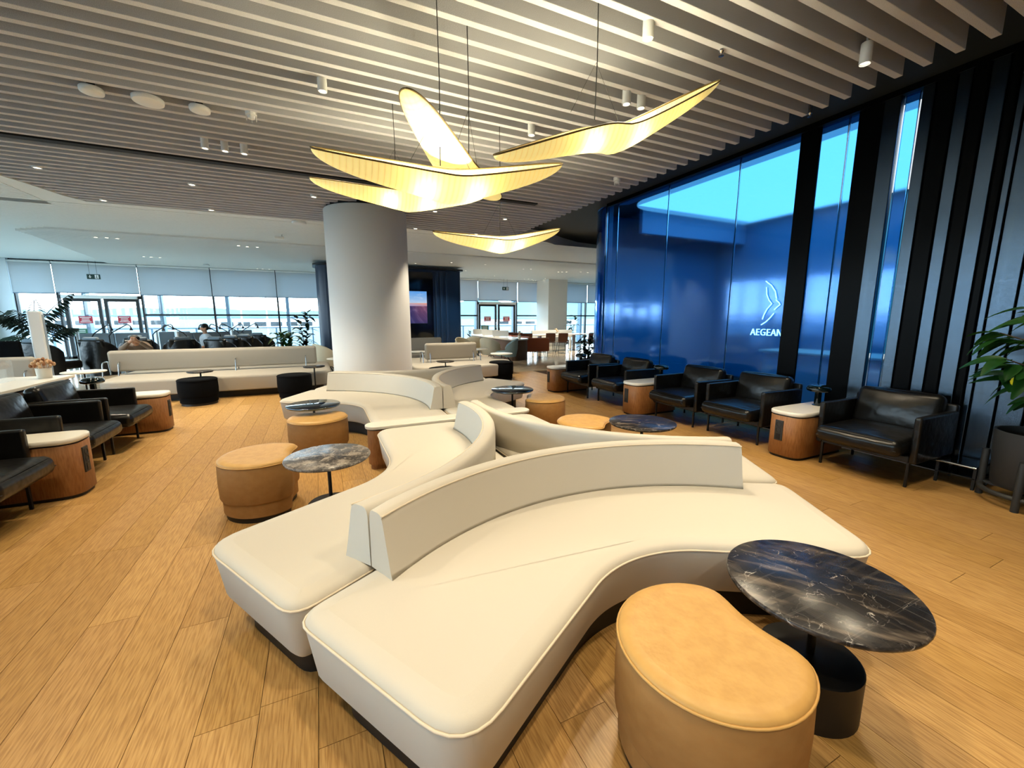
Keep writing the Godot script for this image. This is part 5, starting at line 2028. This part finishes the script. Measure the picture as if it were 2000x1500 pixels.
# ---------------------------------------------------------------- bird-wing pendants
func make_bird(p: Vector3, turn: float, roll: float, half: float, rise: Vector2, a0: float, b0: float, cable_x: float, label: String, bulbs: Array, e: float, sweep := 0.0) -> void:
	var t := thing("wing_pendant", p)
	var x := Transform3D(Basis(Vector3.UP, turn) * Basis(Vector3.RIGHT, roll), Vector3.ZERO)
	var rows := []
	var inner := []
	var front := []
	var rear := []
	var n := 48
	for i in n + 1:
		var s := sin(PI * 0.5 * (-1.0 + 2.0 * i / n))
		var m := absf(s)
		var w := a0 * (1.0 - 0.42 * m) * sqrt(maxf(1.0 - pow(m, 7.0), 0.0)) + 0.003
		var d := b0 * (1.0 - 0.58 * m) * sqrt(maxf(1.0 - pow(m, 7.0), 0.0)) + 0.003
		var r: float = rise.x if s < 0 else rise.y
		var c := Vector3(s * half, r * (sqrt(m * m + 0.02) - 0.14), -sweep * half * m * m)
		var row := PackedVector3Array()
		var row2 := PackedVector3Array()
		for j in 13:
			var a := -PI / 2 + PI * j / 12.0
			row.append(c + Vector3(0, -d * cos(a), w * sin(a)))
			row2.append(c + Vector3(0, -d * cos(a) + 0.004, w * sin(a) * 0.985))
		rows.append(row)
		inner.append(row2)
		rear.append(row[0])
		front.append(row[12])
	var b := MB.new()
	b.skin(rows)
	var sh := obj("shade", b, M.wing, t)
	sh.transform = x
	b = MB.new()
	b.tube(front, 0.0055, 6)
	b.tube(rear, 0.0055, 6)
	obj("rim", b, M.rim, sh)
	for u in bulbs:
		var m := absf(u)
		var r: float = rise.x if u < 0 else rise.y
		var q: Vector3 = Vector3(u * half, r * (sqrt(m * m + 0.02) - 0.14) - b0 * 0.50, -sweep * half * m * m + a0 * 0.40)
		b = MB.new()
		b.ball(Vector3.ZERO, Vector3(0.02, 0.02, 0.02), 12)
		var bo := obj("bulb", b, M.bulb, sh)
		bo.position = q
		var l := OmniLight3D.new()
		l.name = "bulb_light"
		l.light_color = Color(1.0, 0.94, 0.78)
		l.light_energy = e
		l.light_size = 0.02
		l.omni_range = 30.0
		l.omni_attenuation = 2.0
		l.shadow_enabled = true
		t.add_child(l, true)
		l.position = x * q
	b = MB.new()
	var top := x * Vector3(cable_x * half, 0.02, -a0 * 0.6)
	b.tube([top, Vector3(top.x + 0.008, (3.6 - p.y) * 0.5, top.z), Vector3(top.x, 3.76 - p.y, top.z)], 0.0035, 5)
	b.tube([x * Vector3(cable_x * half - 0.2, 0.03, -a0 * 0.5), top + Vector3(0, 0.35, 0), x * Vector3(cable_x * half + 0.2, 0.03, -a0 * 0.5)], 0.0015, 4)
	obj("cable", b, M.frame, t)
	tag(t, label, "pendant lamp", "glowing bird-wing pendant lamps")

func build_pendants() -> void:
	make_bird(Vector3(0.855, 2.45, -2.8), 0.0, 0.42, 0.825, Vector2(0.02, 0.19), 0.14, 0.20, -0.05, "largest glowing wing-shaped pendant lamp, hanging in front of the upright leaf-like wing", [-0.2, 0.2], 0.8)
	make_bird(Vector3(1.88, 2.77, -2.42), 0.0, 0.28, 0.83, Vector2(-0.34, 0.48), 0.13, 0.17, -0.12, "glowing wing pendant apart from the cluster, one tip raised towards the blue wall", [-0.22, 0.2], 0.8)
	make_bird(Vector3(1.05, 2.60, -3.17), -2.35, -0.12, 0.74, Vector2(-0.02, 0.24), 0.18, 0.10, 0.1, "glowing wing pendant seen end-on as an upright leaf behind the largest one", [-0.2, 0.12], 0.3)
	make_bird(Vector3(0.90, 2.74, -4.37), 0.0, 0.25, 0.88, Vector2(0.02, 0.10), 0.12, 0.19, -0.12, "glowing wing pendant half hidden below and behind the largest one, above the column", [-0.2, 0.2], 0.8, 0.1)
	make_bird(Vector3(1.92, 2.37, -4.36), 0.0, 0.30, 0.76, Vector2(0.0, 0.18), 0.12, 0.165, 0.0, "lowest glowing wing pendant, hanging by itself beside the column", [-0.1, 0.22], 0.8, 0.1)

# ---------------------------------------------------------------- spotlights, downlights, speakers, detectors
func spot(p: Vector3, e: float, angle: float, parent: Node3D, dir := Vector3.DOWN, warm := Color(1.0, 0.925, 0.79)) -> void:
	var l := SpotLight3D.new()
	l.name = "lamp_light"
	l.light_color = warm
	l.light_energy = e
	l.spot_range = 40.0
	l.spot_attenuation = 2.0
	l.spot_angle = angle
	l.spot_angle_attenuation = 0.7
	l.light_size = 0.05
	l.shadow_enabled = true
	parent.add_child(l, true)
	l.position = p
	l.look_at_from_position(l.global_position, l.global_position + dir, Vector3.FORWARD)

func build_ceiling_fittings() -> void:
	# cylinder spotlights between the slats
	var list := [[2.2, -2.48, "white cylinder spotlight above the tilted wing pendant, nearest the blue wall's black panels"], [2.66, -3.24, "white cylinder spotlight, first of the pair above the tilted wing pendant"], [2.83, -3.24, "white cylinder spotlight, second of the pair above the tilted wing pendant, nearer the blue wall"],
		[2.18, -4.17, "white cylinder spotlight between the largest and the tilted pendants"], [0.17, -4.17, "white cylinder spotlight alone above the upright leaf-like wing"], [-1.03, -6.05, "white spotlight of the row of three, farthest from the pendants"], [-0.84, -6.05, "middle white spotlight of the row of three"], [-0.65, -6.05, "white spotlight of the row of three, nearest the pendants"]]
	for s in list:
		var t := thing("spotlight", Vector3(s[0], 3.5, s[1]))
		var b := MB.new()
		b.lathe([Vector2(0.036, -0.10), Vector2(0.038, -0.095), Vector2(0.038, 0.045), Vector2(0.03, 0.05), Vector2(0, 0.05)], 18)
		b.lathe([Vector2(0.030, -0.09), Vector2(0.030, -0.10), Vector2(0.036, -0.10)], 18)
		obj("barrel", b, M.white, t)
		b = MB.new()
		b.lathe([Vector2(0, -0.088), Vector2(0.030, -0.088)], 16)
		obj("lens", b, M.lens, t)
		b = MB.new()
		b.bar(Vector3(0, 0.15, 0), Vector3(0.014, 0.22, 0.014))
		obj("bracket", b, M.white, t)
		spot(Vector3(0, -0.12, 0), 3.15, 54.0, t)
		tag(t, s[2], "spotlight", "white cylinder spotlights under the slats")
	# spotlights of the same rows above and beside the frame
	for s in [[0.3, -0.9], [1.9, -0.7], [3.6, -0.9], [-1.3, -1.2], [-1.6, -2.6], [-2.4, -4.2], [3.9, -2.0], [-0.3, 0.6], [1.4, 0.9]]:
		var t := thing("spotlight", Vector3(s[0], 3.5, s[1]))
		var b := MB.new()
		b.lathe([Vector2(0.036, -0.10), Vector2(0.038, -0.095), Vector2(0.038, 0.045), Vector2(0.03, 0.05), Vector2(0, 0.05)], 12)
		obj("barrel", b, M.white, t)
		b = MB.new()
		b.lathe([Vector2(0, -0.088), Vector2(0.030, -0.088)], 12)
		obj("lens", b, M.lens, t)
		b = MB.new()
		b.bar(Vector3(0, 0.15, 0), Vector3(0.014, 0.22, 0.014))
		obj("bracket", b, M.white, t)
		spot(Vector3(0, -0.12, 0), 3.15, 54.0, t)
		tag(t, "white cylinder spotlight under the slats above the camera, outside the view", "spotlight", "white cylinder spotlights above the view")
	# small round downlights
	var dl := [[-3.28, -8.06], [-1.59, -8.06], [0.08, -7.98], [2.16, -8.06], [3.62, -8.06], [-3.2, -9.75], [-1.67, -9.75], [2.15, -9.75], [3.61, -9.75],
		[4.5, -14.74], [5.81, -14.75], [3.37, -15.5], [5.0, -17.8], [5.16, -17.7], [5.34, -17.6], [5.79, -16.94], [7.74, -15.43], [8.02, -15.3], [9.63, -15.78], [9.77, -15.71], [9.95, -15.63], [10.5, -15.37], [10.9, -15.4], [7.78, -18.56],
		[9.76, -19.34], [9.95, -19.25], [10.25, -19.42], [10.6, -18.64], [10.58, -19.9], [10.72, -19.9], [10.86, -19.3], [-4.81, -13.88], [-4.59, -13.84], [-4.41, -13.9], [-4.98, -17.56], [-4.8, -17.59], [-4.58, -17.62], [-1.84, -13.82], [-1.64, -13.9], [-1.4, -13.88], [-2.08, -19.9], [-1.89, -19.9], [-1.66, -19.9]]
	var nn := "small round downlight "
	var names := []
	for q in ["first of the slat-field row, farthest from the column", "second of the slat-field row, between the two gaps of the long bench", "third of the slat-field row, next to the column", "fourth of the slat-field row, past the column", "last of the slat-field row, near the lowest pendant"]:
		names.append(nn + q)
	for q in ["at the slats' far edge, nearest the windows side", "at the slats' far edge above the long bench", "at the slats' far edge just past the column", "at the slats' far edge nearest the dark soffit"]:
		names.append(nn + q)
	for q in ["alone in the white ceiling before the navy wall", "alone behind the lowest pendant", "alone beside the column top", "of the trio above the media wall, nearest the column", "middle of the trio above the media wall", "of the trio above the media wall, nearest its ribs", "alone above the corner of the navy wall",
			"first of the pair above the dining counter", "second of the pair above the dining counter", "first of the dining trio before the pillar", "middle of the dining trio before the pillar", "last of the dining trio before the pillar", "first of the pair nearest the blue wall", "second of the pair nearest the blue wall", "alone above the dining door"]:
		names.append(nn + q)
	for q in ["first of the trio above the blinds beside the pillar", "middle of the trio above the blinds beside the pillar", "last of the trio above the blinds beside the pillar", "alone between the pillar and the trio", "of the outermost trio, away from the pillar", "middle of the outermost trio by the pillar", "of the outermost trio, closest to the pillar",
			"first of the trio in the thin-louvred field above the recliners", "middle of the trio in the thin-louvred field above the recliners", "last of the trio in the thin-louvred field above the recliners", "first of the trio near the blinds above the grey partition", "middle of the trio near the blinds above the grey partition", "last of the trio near the blinds above the grey partition",
			"first of the trio before the column", "middle of the trio before the column", "last of the trio before the column", "first of the trio above the blind by the navy wall end", "middle of the trio above the blind by the navy wall end", "last of the trio above the blind by the navy wall end"]:
		names.append(nn + q)
	for i in dl.size():
		var y := 3.49 if dl[i][1] > -13.0 else 3.45
		var t := thing("downlight", Vector3(dl[i][0], y, dl[i][1]))
		var b := MB.new()
		b.lathe([Vector2(0.036, -0.006), Vector2(0.05, -0.006), Vector2(0.052, 0.0), Vector2(0.052, 0.03)], 16)
		obj("trim_ring", b, M.white, t)
		b = MB.new()
		b.lathe([Vector2(0, -0.003), Vector2(0.036, -0.003)], 14)
		obj("lens", b, M.lens, t)
		if not i in [2, 27, 30, 42] and (i < 9 or i % 3 == 0):
			spot(Vector3(0, -0.02, 0), 7.0 if i < 9 else 13.0, 34.0 if i in [2, 3] or i > 23 else 52.0, t, Vector3.DOWN, Color(1.0, 0.94, 0.83))
		var label: String = names[i] if i < names.size() else "small round lit downlight in the white ceiling"
		tag(t, label, "downlight", "round downlights under the slats" if i < 9 else "round downlights in the white ceiling")
	# flat round speakers, detectors and a small projector
	for s in [[-1.67, -5.18, 0.085, "flat white ceiling disc, smaller one farthest from the pendants"], [-1.28, -5.18, 0.12, "largest flat white ceiling disc, middle of three"], [-0.89, -5.18, 0.085, "flat white ceiling disc nearest the clear-cased detector"], [-0.22, -10.16, 0.14, "flat white disc on the ceiling at the end of the slats beside the column"]]:
		var t := thing("ceiling_speaker", Vector3(s[0], 3.5, s[1]))
		var b := MB.new()
		b.lathe([Vector2(0, -0.05), Vector2(s[2] * 0.8, -0.05), Vector2(s[2] * 0.96, -0.044), Vector2(s[2], -0.03), Vector2(s[2], -0.01), Vector2(s[2] * 0.9, 0.0), Vector2(0, 0)], 28)
		obj("disc", b, M.white, t)
		b = MB.new()
		b.lathe([Vector2(0.03, 0), Vector2(0.03, 0.2)], 10)
		obj("mount", b, M.frame, t)
		tag(t, s[3], "ceiling disc", "flat white ceiling discs")
	for s in [[-0.46, -5.11, "clear-cased detector hanging under the slats beside the ceiling discs"], [4.11, -5.15, "small white detector under the slat ends before the blue glass wall"]]:
		var t := thing("smoke_detector", Vector3(s[0], 3.5, s[1]))
		var b := MB.new()
		b.lathe([Vector2(0, -0.055), Vector2(0.03, -0.055), Vector2(0.034, -0.03), Vector2(0.05, -0.025), Vector2(0.05, 0.02), Vector2(0, 0.02)], 16)
		obj("head", b, M.white, t)
		for k in 4:
			b = MB.new()
			b.bar(Vector3(cos(k * PI / 2) * 0.042, -0.05, sin(k * PI / 2) * 0.042), Vector3(0.008, 0.05, 0.008))
			obj("guard", b, M.white, t)
		tag(t, s[2], "smoke detector")
	for s in [[2.9, -2.46, "tiny metal sprinkler head above the tilted pendant's tip"], [4.53, -2.75, "tiny metal sprinkler head at the slat ends by the black wall strips"]]:
		var t := thing("sprinkler", Vector3(s[0], 3.5, s[1]))
		var b := MB.new()
		b.lathe([Vector2(0.012, 0.25), Vector2(0.012, -0.01), Vector2(0.018, -0.015), Vector2(0.008, -0.03), Vector2(0, -0.03)], 10)
		obj("pipe", b, M.steel, t)
		b = MB.new()
		b.lathe([Vector2(0, -0.05), Vector2(0.02, -0.048), Vector2(0.02, -0.045), Vector2(0.004, -0.042), Vector2(0.004, -0.03)], 12)
		obj("deflector", b, M.steel, t)
		tag(t, s[2], "sprinkler")
	for s in [[-0.71, -11.82, "small white camera box under the white ceiling beside the column"], [-3.6, -19.0, "tiny white camera under the white ceiling by the blinds"]]:
		var t := thing("ceiling_camera", Vector3(s[0], 3.5, s[1]))
		var b := MB.new()
		b.rbox(at(Vector3(0, -0.09, 0)), Vector3(0.2, 0.06, 0.1), 0.015, 2)
		obj("housing", b, M.white, t)
		b = MB.new()
		b.lathe([Vector2(0.012, -0.07), Vector2(0.012, -0.01), Vector2(0.04, -0.005), Vector2(0.04, 0.0)], 12, at(Vector3(0.06, 0, 0)))
		obj("bracket", b, M.white, t)
		tag(t, s[2], "camera")
